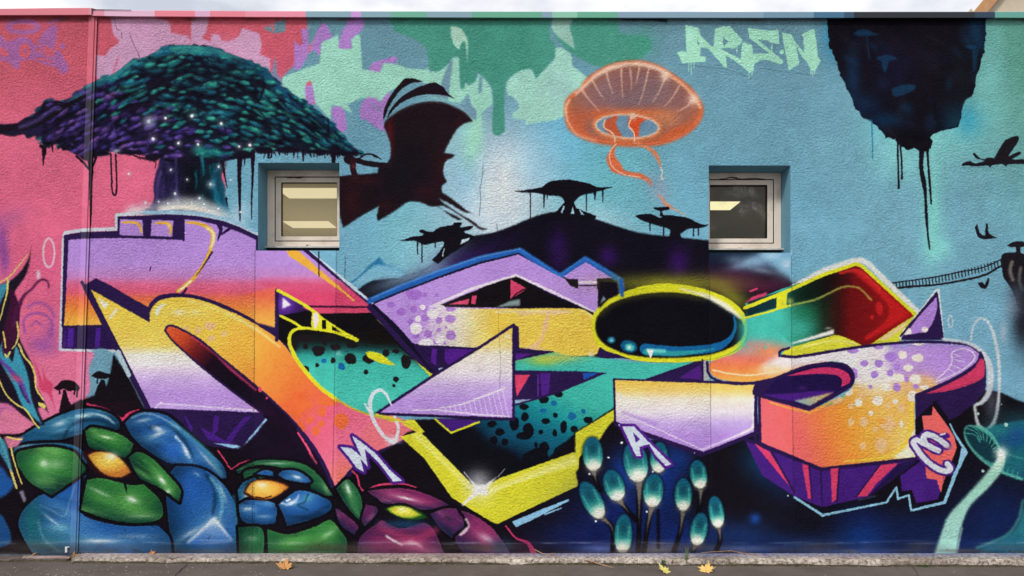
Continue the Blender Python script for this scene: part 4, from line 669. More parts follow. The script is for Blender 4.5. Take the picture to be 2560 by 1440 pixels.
# letters M and A
MP = '849,1115 860,1112 920,1150 908,1082 922,1092 1000,1130 1000,1150 1030,1205 1015,1212 990,1212 925,1140 940,1178 928,1182 915,1170 912,1190 905,1182 890,1165'
MM = '850,1117 878,1120 904,1142 880,1089 890,1095 938,1132 975,1175 1006,1202 983,1204 950,1160 912,1122 920,1168 902,1148 910,1180 892,1170 870,1140'
AA = '1555,1066 1585,1066 1622,1105 1678,1160 1665,1166 1640,1140 1622,1110 1598,1118 1602,1140 1590,1140'
AP = '1552,1066 1568,1070 1612,1064 1690,1168 1672,1174 1625,1118 1610,1122 1612,1150 1592,1146'
K(AA, 13, '54228c', closed=True); K('1548,1062 1585,1130', 4, 'c9d2e2'); F(AA, 'd0dcec', 1, .6); F('1582,1080 1600,1098 1590,1106', '54228c'); motif('painted_small_letter', AP, 3, None, 'small white letter A with a purple outline')
# bulbs
def bulb(x0, y0, x1, y1, w, stem=None):
    """bulb from its top (x0,y0) to its glowing neck (x1,y1)."""
    L = math.hypot(x1 - x0, y1 - y0); rot = math.degrees(math.atan2(y1 - y0, x1 - x0)); cx, cy = (x0 + x1) / 2, (y0 + y1) / 2
    P = ell(cx, cy, L / 2, w / 2, rot, n=40); m = MK(P, 1)
    if stem: K(stem, w * .3, '0c0a12', w1=[w * .25, 12, 14], b=2); K(stem, w * .3, '8a8478', w1=[4, 0, 0], a=.8, b=2)
    K(P, 6, '0d0c18', closed=True, b=3, a=.7)
    F(P, LG(x0, y0, x1, y1, '0:145a78 .4:1a6a76 .58:268a88 .74:74c4b4 .86:d8ead8 .93:c9ccb8 1:8a8474'), 1, 1.5)
    ux, uy = (x1 - x0) / L, (y1 - y0) / L
    GL(x0 + ux * L * .36, y0 + uy * L * .36, w * .2, '123a4c', .6, L * .2, rot - 90, clip=m)
    for s in (-.33, .33): K(f'{x0 - uy * w * s + ux * L * .3},{y0 + ux * w * s + uy * L * .3} {x0 - uy * w * s * .9 + ux * L * .72},{y0 + ux * w * s * .9 + uy * L * .72}', 3, '6fd0c0', a=.6, b=1, clip=m)
    GL(x0 + ux * L * .82, y0 + uy * L * .82, w * .3, 'fffbe8', .95)
    i = motif('painted_bulb', P, 3, None, None); return P
for a in ((1480, 1092, 1484, 1178, 50, '~ 1484,1176 1490,1200 1500,1225'), (1580, 1105, 1598, 1205, 60, '~ 1598,1200 1598,1260 1596,1378'), (1650, 1105, 1645, 1182, 44, None), (1522, 1175, 1548, 1252, 50, '~ 1548,1250 1565,1272 1590,1300'), (1456, 1205, 1504, 1296, 48, '~ 1500,1290 1530,1320 1532,1378'), (1636, 1184, 1630, 1268, 50, '~ 1630,1266 1620,1310 1610,1378'), (1708, 1195, 1708, 1278, 43, '~ 1708,1276 1700,1330 1685,1378'), (1740, 1150, 1752, 1222, 42, '~ 1752,1220 1750,1260 1745,1290'), (1560, 1285, 1556, 1385, 44, None), (1755, 1282, 1740, 1364, 42, '~ 1740,1360 1730,1380'), (1784, 1240, 1797, 1320, 38, '~ 1797,1316 1800,1350 1790,1378')):
    bulb(*a)
K('1645,1275 1646,1370', 8, '0f0c16', a=.9, b=2)
AA and K(AA, 13, '54228c', closed=True); F(AA, 'd0dcec', 1, .6); F('1582,1080 1600,1098 1590,1106', '54228c')
DOTS('1554,1107,3 1521,1144,2.5 1474,1185,2.5 1577,1195,2 1632,1179,2.5 1490,1303,3 1617,1279,3 1736,1132,1.5 1640,1263,2', 'eef4f6', 1, jag=.05)
F('1280,1304 1350,1275 1422,1247 1423,1252 1330,1300 1290,1318', '8fc4e6'); K('1362,1286 1403,1270', 4, '8fc4e6', w1=3)

# ------------------------------------------------------------------ flowers and the left plant
F('~ -330,1060* 40,1085 110,1062 150,1030 200,1000 230,992 265,975 280,920 284,888 300,910 325,950 372,1030 450,1060 500,1105 600,1125 660,1150 745,1165 800,1180 838,1225 893,1190 960,1130 1000,1110 1070,1180 1130,1245 1240,1310 1290,1320 1340,1386* -330,1386*', '151018', 1, 2)
GL(280, 1005, 60, '26101e', .7, 30)
F('~ 210,990 228,880 262,872 282,890 270,960 250,975', '6fa0b4', 1, 2); F('~ 205,1000 205,890 235,882 228,905 222,920 225,975', 'dc7fa6', 1, 2)
F('~ 284,886* 300,915 325,960 330,1000 220,1000 262,970 276,930', '151018', 1, 1); F('~ 238,985 252,952 260,950 266,975 262,985', '151018'); F('~ 228,940* 245,928 262,932 278,938 270,946 245,946', '151018', 1, .6); K('296,880 322,938', 11, 'b4ccd6'); K('244,944 243,958', 3, '151018'); K('253,950 240,985', 3, '151018')
F('~ 133,970* 142,964 150,955 160,950 182,952 192,960 199,968 196,978 182,976 172,978 160,972 148,976', '1c1018', 1, .8); F('~ 158,975* 164,974* 172,1000 185,1030 150,1040', '1c1018'); K('193,975 192,992', 4, '1c1018'); K('187,975 186,985', 4, '1c1018'); K('148,974 149,984', 4, '1c1018')
F('~ 372,1030* 655,1040 640,1120 560,1120 480,1100', OL, 1, .6)
for s in ('460,1040 466,1040 482,1072 478,1080', '535,1040 548,1040 545,1075 530,1092', '610,1042 628,1042 600,1072 580,1104 565,1100', '500,1066 560,1100 590,1108 570,1112 520,1098'): F(s, '4a2288', .9, .8)
F('532,1107 590,1112 605,1117 664,1046 668,1050 605,1124 570,1118', '93c4e6', 1, .6)
F('~ 655,1060* 700,1060 760,1120 800,1180 720,1160 640,1150 590,1140 590,1125 640,1090', '190f20', 1, 3); K('~ 545,1127 562,1150 578,1172 600,1158 625,1150', 4, 'e0406a', w1=3)
K('~ 218,1010 262,1022 300,1048 304,1058 320,1035 347,1024', 5, 'd83a66', w1=[3, 7, 12, 7, 3]); F('296,1042 312,1044 305,1062', 'd83a66')
K('~ 880,1178 892,1188 905,1225 950,1212 1010,1210 1040,1218', 4, 'd8406a', w1=[4, 5, 5, 4, 3])
K('~ 1264,1315 1290,1345 1320,1358 1335,1384', 4, 'dd3a70', w1=[4, 8, 14]); GL(1310, 1370, 30, '2a1030', .5)

FL = {}
def petal(s, pal, hl=(), rim=None, par=None, ow=7):
    """one petal: colour rolls from a dark side to a lit one, streaks follow its long axis, a thick dark line round it."""
    dark, mid, lite = pal; P = crv(s, True); c = P.mean(0); e = np.ptp(P, axis=0) / 2; P = c + (P - c) * (1 + 1.2 / e)
    w_, v_ = np.linalg.eigh(np.cov((P - c).T)); ax = v_[:, 1]; ang = math.degrees(math.atan2(ax[1], ax[0])); ang = (ang + 90) % 180 - 90; La, Lb = 1.7 * math.sqrt(w_[1]), 1.7 * math.sqrt(w_[0])
    K(P, ow + 5, '100c14', closed=True)
    n = np.array([-ax[1], ax[0]]); n = n if n[1] > 0 else -n; a, b = c - n * Lb, c + n * Lb
    F(P, LG(a[0], a[1], b[0], b[1], f'0:{mid} .3:{mid} .55:{mid} .85:{dark} 1:{dark}'), 1, 1); m = MK(P)
    for q in (-1, 1): p = c + ax * La * q; GL(p[0], p[1], La * .4, dark, .75, Lb * .9, ang, clip=m)
    for _ in range(7):
        p = c + ax * La * RNG.uniform(-.8, .8) + n * Lb * RNG.uniform(-.8, .8); GL(p[0], p[1], La * RNG.uniform(.2, .45), [dark, mid, '0c1626', lite][RNG.integers(4)], RNG.uniform(.2, .5), Lb * RNG.uniform(.08, .25), ang + RNG.uniform(-16, 16), clip=m)
    for _ in range(14):                              # dry-brushed streaks that follow the petal
        p = c + ax * La * RNG.uniform(-.7, .7) + n * Lb * RNG.uniform(-.85, .85); l_ = La * RNG.uniform(.15, .45); bd = n * RNG.uniform(-.12, .12) * l_
        K(np.array([p - ax * l_, p + bd, p + ax * l_]), RNG.uniform(1.2, 3), [lite, lite, dark, '0c1626'][RNG.integers(4)], w1=.6, a=RNG.uniform(.15, .4), b=1, clip=m)
    for h in hl:
        x, y, rx, ry, rot, a_ = h[:6]; GL(x, y, rx * 1.6, lite, a_ * .55, ry * 1.7, rot, clip=m); GL(x, y, rx * .6, h[6] if len(h) > 6 else 'eef4ee', a_, ry * .5, rot, clip=m)
    k = len(P); K(P[:k // 2], 3.4, rim or lite, a=.7, b=1.5, clip=m); K(P[k * 2 // 3:], 3, rim or lite, a=.5, b=1.5, clip=m)
    K(P, ow * .45, '100c14', closed=True, a=.9)
    motif('petal', P, 2, par, None); return m
BL = ('0f3052', '2058a0', '70b0d8'); BD = ('0d2e44', '1d5c86', '80bcd0'); GE = ('0c3430', '2e7838', '80c468'); GD = ('0c2a2c', '205e3a', '62ac64'); PK = ('1c1c40', '852a5e', 'd878a0'); PD2 = ('182444', '5c2456', 'a8608c')
A = motif('painted_flower', '~ -10,1080 60,1045 120,1035 180,1015 240,1022 300,1050 360,1025 420,1045 500,1100 560,1160 580,1210 595,1280 590,1384* 80,1384* 45,1300 20,1150', 1, None, 'large blue and green flower with a yellow centre painted at the lower left')
petal('~ 26,1125* 40,1100 100,1062 150,1038 200,1022 250,1025 292,1045 300,1070 270,1085 215,1085 150,1100 80,1108', BD, ((150, 1058, 26, 12, -20, .6), (210, 1040, 30, 6, -10, .8)), par=A)
K('~ 160,1095 175,1068 205,1052 250,1050 285,1066', 8, '0e2a44', w1=[3, 9, 8, 3], a=.85, b=2.5); K('~ 190,1040 230,1034 268,1044 288,1060', 4, 'cfe4f0', w1=[2, 6, 2], a=.8, b=2)
petal('~ 28,1140* 40,1118 100,1108 180,1112 215,1140 215,1215* 180,1240 60,1190', BD, ((60, 1115, 30, 8, -10, .3),), par=A)
petal('~ 312,1058* 340,1035 375,1030 420,1040 470,1082 520,1125 560,1165 568,1195* 540,1195 490,1165 430,1160 360,1120 330,1090', BL, ((395, 1085, 30, 10, -20, .7), (465, 1130, 9, 30, -30, .85), (520, 1150, 60, 8, 48, .5), (360, 1050, 30, 8, -10, .5)), par=A)
GL(430, 1128, 34, '2a68c4', .75, 24, 30); K('~ 375,1070 410,1062 445,1082 470,1115 488,1152', 9, '10304e', w1=[2, 10, 8, 3], a=.8, b=3); K('~ 440,1092 458,1112 474,1145', 7, 'd8e6f4', w1=[2, 8, 3], a=.85, b=2); K('~ 430,1058 480,1095 530,1145 552,1185', 12, '4e9cb0', a=.6, b=5); K('~ 330,1045 360,1034 400,1042 450,1072', 4, 'a8d0e0', a=.6, b=2); GL(395, 1072, 14, 'f2f6f8', .8, 7, 20)
petal('~ 440,1165* 490,1168 530,1185 570,1225 590,1270 594,1404* 445,1404* 425,1330 412,1200*', BL, ((535, 1312, 34, 40, 0, .5), (492, 1185, 10, 5, 30, .8), (556, 1230, 7, 46, -22, .7, 'a8d8d8'), (480, 1330, 50, 12, -30, .5)), par=A)
GL(482, 1212, 34, '2a66c0', .7, 44, -20); F('536,1296 582,1352 560,1362 470,1360', VG(1296, 1362, '0:dfeaf4 .35:7fa8d8 1:2a60b0'), .95, 3); K('470,1356 536,1297 580,1350', 4, 'f2f6fa', w1=[2, 9, 7, 2], a=.9, b=2.5); K('~ 516,1188 532,1215 538,1250 532,1285', 9, '12354e', w1=[3, 10, 6], a=.85, b=3); K('~ 528,1195 548,1225 556,1262 548,1300', 7, '7fc4cc', a=.7, b=3); K('~ 585,1240 592,1290 588,1350', 6, '2a7480', a=.7, b=3); K('500,1350 580,1352', 2, 'c8dcec', a=.5, b=1)
pm1 = petal('~ 96,1240* 60,1275 47,1310 60,1345 95,1404* 428,1404* 425,1345 395,1312* 300,1312 215,1290 200,1262* 205,1190* 150,1222', BL, ((150, 1318, 44, 22, 0, .5, '8cd0cc'), (250, 1352, 70, 10, 0, .8), (130, 1300, 40, 5, 38, .6), (340, 1340, 70, 12, 0, .25)), par=A)
K('~ 187,1215 176,1250 160,1290 120,1270 100,1262', 3, '9fd4e0', a=.4, b=2, clip=pm1); GL(80, 1300, 30, '1d6a70', .8, 60, clip=pm1); GL(120, 1350, 70, '2a7a80', .5, 30, clip=pm1); K('~ 95,1300 110,1345 150,1380', 4, 'a8dce0', a=.4, b=3, clip=pm1); GL(290, 1378, 160, '2a5e9c', .6, 10, clip=pm1)
petal('~ 45,1165* 42,1135 60,1125 130,1117 185,1130 200,1150 215,1175 185,1200 130,1238* 75,1205', GE, ((110, 1158, 16, 18, -20, .8), (140, 1160, 40, 22, 0, .3)), par=A)
petal('~ 213,1080* 230,1068 300,1085 334,1108* 325,1135 312,1146* 265,1128 225,1118', GE, ((265, 1092, 24, 6, 12, .9),), par=A)
petal('~ 322,1145* 345,1130 380,1145 430,1195 452,1225 448,1255* 400,1220 350,1195', GE, ((405, 1200, 8, 26, -38, .95), (420, 1228, 10, 10, 0, .7)), par=A)
petal('~ 218,1200* 250,1195 330,1212 360,1210* 400,1250 408,1285 390,1302 330,1308 260,1295 203,1275*', GE, ((330, 1248, 24, 14, 20, .9), (250, 1230, 50, 8, 25, .4), (350, 1290, 50, 8, 0, .3)), par=A)
F('308,1205 316,1205 318,1235', '100c14', 1, .6)
EY = '~ 204,1132* 222,1126 262,1128 300,1145 322,1172 332,1190* 300,1195 265,1195 232,1175'
F(EY, '2a1018', 1, 3); F('~ 220,1138* 240,1130 275,1132 305,1150 328,1180* 300,1193 262,1185 235,1160', RG(270, 1150, 60, 34, '0:f3d868 .5:e8bc4c 1:c07832'), 1, 1.2); GL(278, 1140, 16, 'f8f2e0', .9, 9); motif('eye', EY, 2, A, None)
B = motif('painted_flower', '~ 575,1165 640,1152 720,1150 800,1180 838,1225 880,1300 870,1384* 600,1384* 575,1240', 1, None, 'blue and green flower with an orange eye painted second from the left')
petal('~ 590,1175* 640,1152 700,1150 760,1160 800,1190 835,1240* 780,1232 770,1200 700,1170 640,1165 600,1185', GD, ((690, 1158, 50, 5, 0, .5), (815, 1220, 10, 30, -25, .5, '9cc890')), par=B)
petal('~ 612,1200* 610,1180 640,1172 682,1178 686,1192*', GD, (), par=B)
petal('~ 594,1225* 610,1205 640,1196 620,1250 600,1270*', BD, ((615, 1240, 8, 12, 0, .7),), par=B)
petal('~ 640,1185* 660,1176 682,1180 684,1190*', BL, (), par=B, ow=5)
petal('~ 694,1188* 710,1176 750,1180 778,1202 765,1208* 720,1200', BL, ((742, 1192, 16, 7, 15, .9),), par=B, ow=6)
petal('~ 597,1262* 620,1250 688,1260 690,1308* 640,1312 605,1300', BL, ((620, 1272, 20, 8, 0, .8), (660, 1290, 30, 8, 0, .3)), par=B)
petal('~ 695,1262* 740,1228 770,1228 800,1240 827,1255 826,1275 790,1295 718,1315* 708,1285', BL, ((730, 1256, 20, 8, -10, .9), (770, 1245, 20, 14, -30, .6, '5cc0c8')), par=B)
K('~ 705,1258 722,1262 740,1250 748,1236', 6, 'cfe0f4', w1=[3, 7, 5, 2], a=.85, b=1.5); F('715,1250 725,1246 727,1250 717,1254', 'f8fafc', 1, .8); K('~ 770,1236 762,1255 745,1262 770,1275', 4, '123850', a=.8, b=1)
petal('~ 596,1318* 655,1322 658,1404* 600,1404*', GD, ((630, 1345, 24, 12, 0, .3),), par=B, ow=7)
petal('~ 668,1322* 720,1335 790,1315 825,1300 850,1325 868,1355 858,1404* 672,1404*', GE, ((820, 1335, 30, 12, -30, .5, 'c8e0c0'), (730, 1358, 50, 8, 0, .4, 'a8d0a0')), par=B)
EY = '~ 608,1232* 622,1208 650,1198 690,1202 724,1216 700,1235 670,1250 635,1248'
F(EY, '3a1410', 1, 2); F('~ 614,1230* 628,1208 652,1200 692,1205 722,1217* 698,1236 668,1247 638,1243', RG(655, 1222, 66, 28, '0:f4d068 .55:ecb44c 1:d07c30'), 1, 1.2); GL(655, 1212, 14, 'f6e8c8', .9, 7); motif('eye', EY, 2, B, None)
K('~ 640,1242 660,1245 678,1240', 3, '2a0c0c')
G = motif('painted_flower', '~ 838,1225* 880,1185 905,1240 960,1215 1040,1220 1130,1265 1220,1300 1280,1384* 870,1384* 850,1290', 1, None, 'magenta flower with a yellow green eye painted third from the left')
petal('~ 840,1222* 868,1198 885,1210 902,1240 908,1285 904,1308* 870,1270', GD, ((870, 1222, 8, 30, -20, .9),), par=G)
petal('~ 838,1270* 850,1275 895,1315 885,1338* 850,1310', PD2, (), par=G, ow=6)
petal('~ 915,1260* 905,1300 912,1315* 935,1295 945,1272', PD2, (), par=G, ow=6)
petal('~ 916,1228* 960,1222 1020,1222 1080,1240 1125,1262* 1060,1275 1010,1258 965,1260 940,1245', PK, ((1015, 1245, 40, 6, 14, .9),), par=G)
petal('~ 1075,1285* 1110,1272 1145,1275 1160,1320 1130,1345* 1100,1320', PD2, (), par=G, ow=6)
petal('~ 1150,1275* 1190,1290 1240,1330 1278,1404 1175,1404* 1138,1345 1170,1315', PK, ((1215, 1345, 34, 16, 30, .5),), par=G)
K('~ 1165,1298 1172,1315 1150,1338', 6, 'f4dce6', w1=[3, 9, 4], a=.85, b=2); GL(1250, 1370, 30, '1c3a62', .8, 26)
petal('~ 955,1300* 1000,1320 1070,1310 1120,1404* 895,1404* 900,1345', PK, ((1030, 1358, 26, 8, 0, .7),), par=G)
K('~ 950,1312 990,1335 1040,1345 1090,1325', 16, 'b03a62', a=.6, b=6); K('~ 966,1340 985,1352 1004,1361', 5, 'fbeaf0', b=1.2); K('~ 1004,1361 1030,1354 1055,1368', 5, 'e8a8c0', a=.8, b=3)
GL(1010, 1310, 60, '1c4468', .8, 12)
EY = '~ 962,1272* 985,1264 1020,1266 1060,1285 1070,1295* 1030,1300 990,1290'
F(EY, '1c4a20', 1, 2); F('~ 968,1272* 988,1265 1020,1268 1056,1288* 1020,1295 990,1287', RG(1010, 1278, 50, 18, '0:f0ec78 .5:dcd440 1:8aa830'), 1, 1); GL(1005, 1272, 12, 'f6f4d0', .7, 5); motif('eye', EY, 2, G, None)
K(MM, 13, '4d2088', closed=True); F(MM, 'd5e0ee', 1, .6); motif('painted_small_letter', MM, 3, None, 'small white letter M with a purple outline')
# left plant (black, yellow rims, teal heart)
LP = '~ 78,612* 70,640 40,690 0,715* -60,740* -60,1100* 0,1050 60,1062* 104,1062* 122,1030* 90,990 80,930 55,880 47,840* 45,790 50,760 70,710*'
F('~ 79,610* 70,650 35,695 -20,720* -60,900* -30,1000 20,1010 60,1040 96,1064 112,1062* 95,1020 112,1022 123,1035* 104,990 88,960 82,915 60,870 47,840 45,800 33,770* 32,740 68,680', '1c1424', 1, 1); motif('painted_plant', LP, 1, None, 'black, teal and purple spiky plant painted at the left edge')
F('~ 0,870* 10,850 30,905 40,865 48,880 70,940 80,1000 105,1062* 60,1020 35,965 0,900', '3c96b0', 1, 1.5); F('~ -40,715* 10,710 25,700 0,760 -20,800', '3f8ca8', 1, 2)
K('~ -10,890 25,925 50,955 75,1010', 6, '6a3a9c', w1=[10, 12, 5], a=.9, b=1.5); GL(40, 945, 18, 'c94a6c', .8, 8, 30); K('~ 50,965 58,985 72,1005', 5, '2d1648', a=.8, b=1)
F('~ 12,810* 25,760 28,720 48,765 45,830 30,870 10,890 5,850', '3c1230', 1, 1)
Y2 = 'dccc6a'
K('~ 20,700 18,730 8,770 0,800', 5, Y2, w1=3); K('~ 8,830 12,850 14,870', 4, Y2); K('~ 42,805 46,835 40,860 30,872', 5, Y2, w1=3); K('~ 12,884 18,893 25,880', 4, Y2); K('~ -10,712 25,690 50,660 70,635', 4, Y2, w1=2)
K('~ 47,860 60,890 78,912 88,940 90,970 108,1000', 5, Y2, w1=4, b=.8); K('~ -10,930 15,985 40,1010 65,1025 85,1055 98,1070', 4, Y2, b=.8); F('~ 95,1005* 112,1010 113,1022 98,1015', Y2)
K('~ 35,815 42,780 60,740 82,720 100,700 118,702 122,718', 9, '4a1840', w1=[14, 9, 5, 6, 4], a=.9, b=1)
K('~ 62,832 60,800 80,784 110,786 130,806 128,840', 6, '8a4c9e', a=.75, b=2); K('~ 78,815 90,804 104,812', 5, '8a4c9e', a=.75, b=2); GL(105, 862, 40, '94509e', .75, 24, 10); K('~ 68,768 95,756 122,768 137,792', 7, '8a4c9e', a=.7, b=2.5); GL(125, 830, 16, '94509e', .6, 34); GL(10, 1030, 20, 'a05aa8', .6, 20)
F('~ 78,885* 100,935 108,955 105,912* 115,945 132,960 130,985 135,1010 142,1035* 120,985 100,975 95,940', 'c93c62', .85, 1.5)
F('~ -60,1085* -10,1080 8,1100 30,1140 45,1175 55,1215 30,1228 -60,1250*', '1c1424', 1, 1); F('~ -60,1160* 0,1165 20,1190 35,1210 10,1240 -60,1260*', BL[1], .95, 3); K('~ -5,1085 10,1120 25,1170 42,1220', 6, Y2, b=.8); K('~ 35,1100* 28,1115 38,1160 55,1210', 5, Y2, w1=3, b=.8); F('~ -20,1095 10,1100 25,1150 30,1180 10,1150', '3c8ca8', .9, 2)
F('~ -60,1270* 0,1285 22,1320 28,1350 20,1362 -60,1384*', '1c4a80', 1, 2); F('48,1228 58,1226 66,1250 60,1256', 'a098b0', .8, 1)
F('~ 8,1020* 60,1045 60,1080 20,1075 0,1060', 'd97a9c', 1, 1.5); F('10,1092 60,1094 45,1115 22,1122', 'd97a9c', .9, 1.5); K('18,1092 40,1098 55,1098', 4, Y2)
# ring and drop on the pink
K(ell(122, 632, 14, 36), 5, 'd8c0cc', closed=True, a=.9, b=.8); F(ell(96, 687, 5, 12), 'd8c0cc', .9, 1); K('~ 118,700 120,735', 2, 'a8507c', a=.6)
# scuffs, damp and a ridge in the render just above the ledge
for _ in range(90): x = RNG.uniform(-300, 2860); GL(x, 1357 + RNG.uniform(-3, 3), RNG.uniform(8, 40), 'b4c0d0', RNG.uniform(.05, .3), 1.6)
for _ in range(70): x = RNG.uniform(-300, 2860); GL(x, 1368, RNG.uniform(20, 80), ['5a5048', '3a342e'][RNG.integers(2)], RNG.uniform(.08, .28), RNG.uniform(6, 20))
for _ in range(200): x = RNG.uniform(-300, 2860); GL(x, 1382 + RNG.uniform(-8, 4), RNG.uniform(8, 46), ['4a4038', '6a625a', '2c2622'][RNG.integers(3)], RNG.uniform(.1, .45), RNG.uniform(1.5, 5))
for _ in range(60): x = RNG.uniform(-300, 2860); y = RNG.uniform(1290, 1380); K(f'{x},{y} {x + RNG.uniform(-4, 4)},{y + RNG.uniform(2, 9)}', 1.6, '1a161c', a=RNG.uniform(.3, .7), b=.6)
# construction joints in the render coat
for s in ('638,626 636,900 633,1150 630,1384', '841,626 840,760 836,1000 832,1200', '1773,632 1775,800 1776,1000 1778,1220', '1979,640 1979,900 1984,1200 1986,1384'): K(s, 2, '20202a', a=.4)

# soft drift of colour and uneven rims, so the paint sits on rough render
def warp(c):
    h, w = c.shape[:2]
    dx = vnoise(h, w, 3.5, 1) * .5; dy = vnoise(h, w, 3.5, 3) * .5
    yy, xx = np.mgrid[0:h, 0:w].astype(np.float32); x = np.clip(xx + dx, 0, w - 1.01); y = np.clip(yy + dy, 0, h - 1.01)
    ix, iy = x.astype(int), y.astype(int); fx, fy = (x - ix)[..., None], (y - iy)[..., None]
    return ((c[iy, ix] * (1 - fx) + c[iy, ix + 1] * fx) * (1 - fy) + (c[iy + 1, ix] * (1 - fx) + c[iy + 1, ix + 1] * fx) * fy)
CAN = warp(CAN)
mot = vnoise(CH, CW, 70, 21) * .012 + vnoise(CH, CW, 22, 22) * .012 + vnoise(CH, CW, 6, 23) * .012 + vnoise(CH, CW, 2.2, 24) * .02
CAN = np.clip(CAN * (1 + mot[..., None]) + mot[..., None] * .15, 0, 1)
# ------------------------------------------------------------------ paint image made above, packed in the scene
img = bpy.data.images.new('mural_paint', CW, CH, alpha=False)
buf = np.ones((CH, CW, 4), np.float32); buf[..., :3] = np.minimum(CAN[::-1], .93)
img.pixels.foreach_set(buf.ravel()); img.update(); img.pack()

# ------------------------------------------------------------------ helpers
COL = SC.collection
def at(u, v, y=0.0):
    k = (D + y) / D
    return Vector((CX + (u - PU) * S * k, y, CZ + (PV - v) * S * k))

def mesh(name, V, Fc, mat, parent=None, uv=None, smooth=False, mi=None):
    me = bpy.data.meshes.new(name); me.from_pydata([tuple(v) for v in V], [], [tuple(f) for f in Fc]); me.update()
    for m in (mat if isinstance(mat, (list, tuple)) else [mat]): me.materials.append(m)
    if mi: me.polygons.foreach_set('material_index', mi)
    if uv is not None:
        L = me.uv_layers.new(name='UVMap'); a = np.array([uv[l.vertex_index] for l in me.loops], np.float32); L.data.foreach_set('uv', a.ravel())
    if smooth: me.polygons.foreach_set('use_smooth', [True] * len(me.polygons))
    o = bpy.data.objects.new(name, me); COL.objects.link(o)
    if parent: o.parent = parent
    return o

def uvp(u, v): return ((u + OX) / CW, 1 - v / CH)
def uvw(p): return uvp(1280 + p[0] / S, PV - (p[2] - CZ) / S)

def box(V, Fc, x0, x1, y0, y1, z0, z1):
    b = len(V); V += [(x0, y0, z0), (x1, y0, z0), (x1, y1, z0), (x0, y1, z0), (x0, y0, z1), (x1, y0, z1), (x1, y1, z1), (x0, y1, z1)]
    Fc += [(b, b + 1, b + 5, b + 4), (b + 1, b + 2, b + 6, b + 5), (b + 2, b + 3, b + 7, b + 6), (b + 3, b, b + 4, b + 7), (b + 4, b + 5, b + 6, b + 7), (b + 3, b + 2, b + 1, b)]

def bevel(o, w=0.003, n=2):
    m = o.modifiers.new('bevel', 'BEVEL'); m.width = w; m.segments = n; m.limit_method = 'ANGLE'; return o

def empty(name, loc, label=None, cat=None, group=None):
    o = bpy.data.objects.new(name, None); COL.objects.link(o); o.location = loc; o.empty_display_size = .2
    if label: o['label'] = label; o['category'] = cat
    if group: o['group'] = group
    return o

def tag(o, label=None, cat=None, group=None, kind=None):
    for k, v in (('label', label), ('category', cat), ('group', group), ('kind', kind)):
        if v: o[k] = v
    return o

def mat(name, col=(.5, .5, .5), rough=.8, spec=.25):
    m = bpy.data.materials.new(name); m.use_nodes = True; n = m.node_tree.nodes; b = n['Principled BSDF']
    b.inputs['Base Color'].default_value = (*col, 1); b.inputs['Roughness'].default_value = rough; b.inputs['Specular IOR Level'].default_value = spec
    return m, n, m.node_tree.links, b

def noisy(name, c1, c2, scale=8, rough=.85, bump=.3, bscale=60, dist=.004, spec=.2, detail=6, c3=None):
    m, n, l, b = mat(name, c1, rough, spec)
    tcn = n.new('ShaderNodeTexCoord'); t = n.new('ShaderNodeTexNoise'); t.inputs['Scale'].default_value = scale; t.inputs['Detail'].default_value = detail; t.inputs['Roughness'].default_value = .65
    r = n.new('ShaderNodeValToRGB'); e = r.color_ramp.elements; e[0].position = .35; e[0].color = (*c1, 1); e[1].position = .65; e[1].color = (*c2, 1)
    if c3: q = e.new(.5); q.color = (*c3, 1)
    l.new(tcn.outputs['Object'], t.inputs['Vector']); l.new(t.outputs['Fac'], r.inputs[0]); l.new(r.outputs[0], b.inputs['Base Color'])
    if bump:
        t2 = n.new('ShaderNodeTexNoise'); t2.inputs['Scale'].default_value = bscale; t2.inputs['Detail'].default_value = 5
        bp = n.new('ShaderNodeBump'); bp.inputs['Strength'].default_value = bump; bp.inputs['Distance'].default_value = dist
        l.new(tcn.outputs['Object'], t2.inputs['Vector']); l.new(t2.outputs['Fac'], bp.inputs['Height']); l.new(bp.outputs[0], b.inputs['Normal'])
    return m

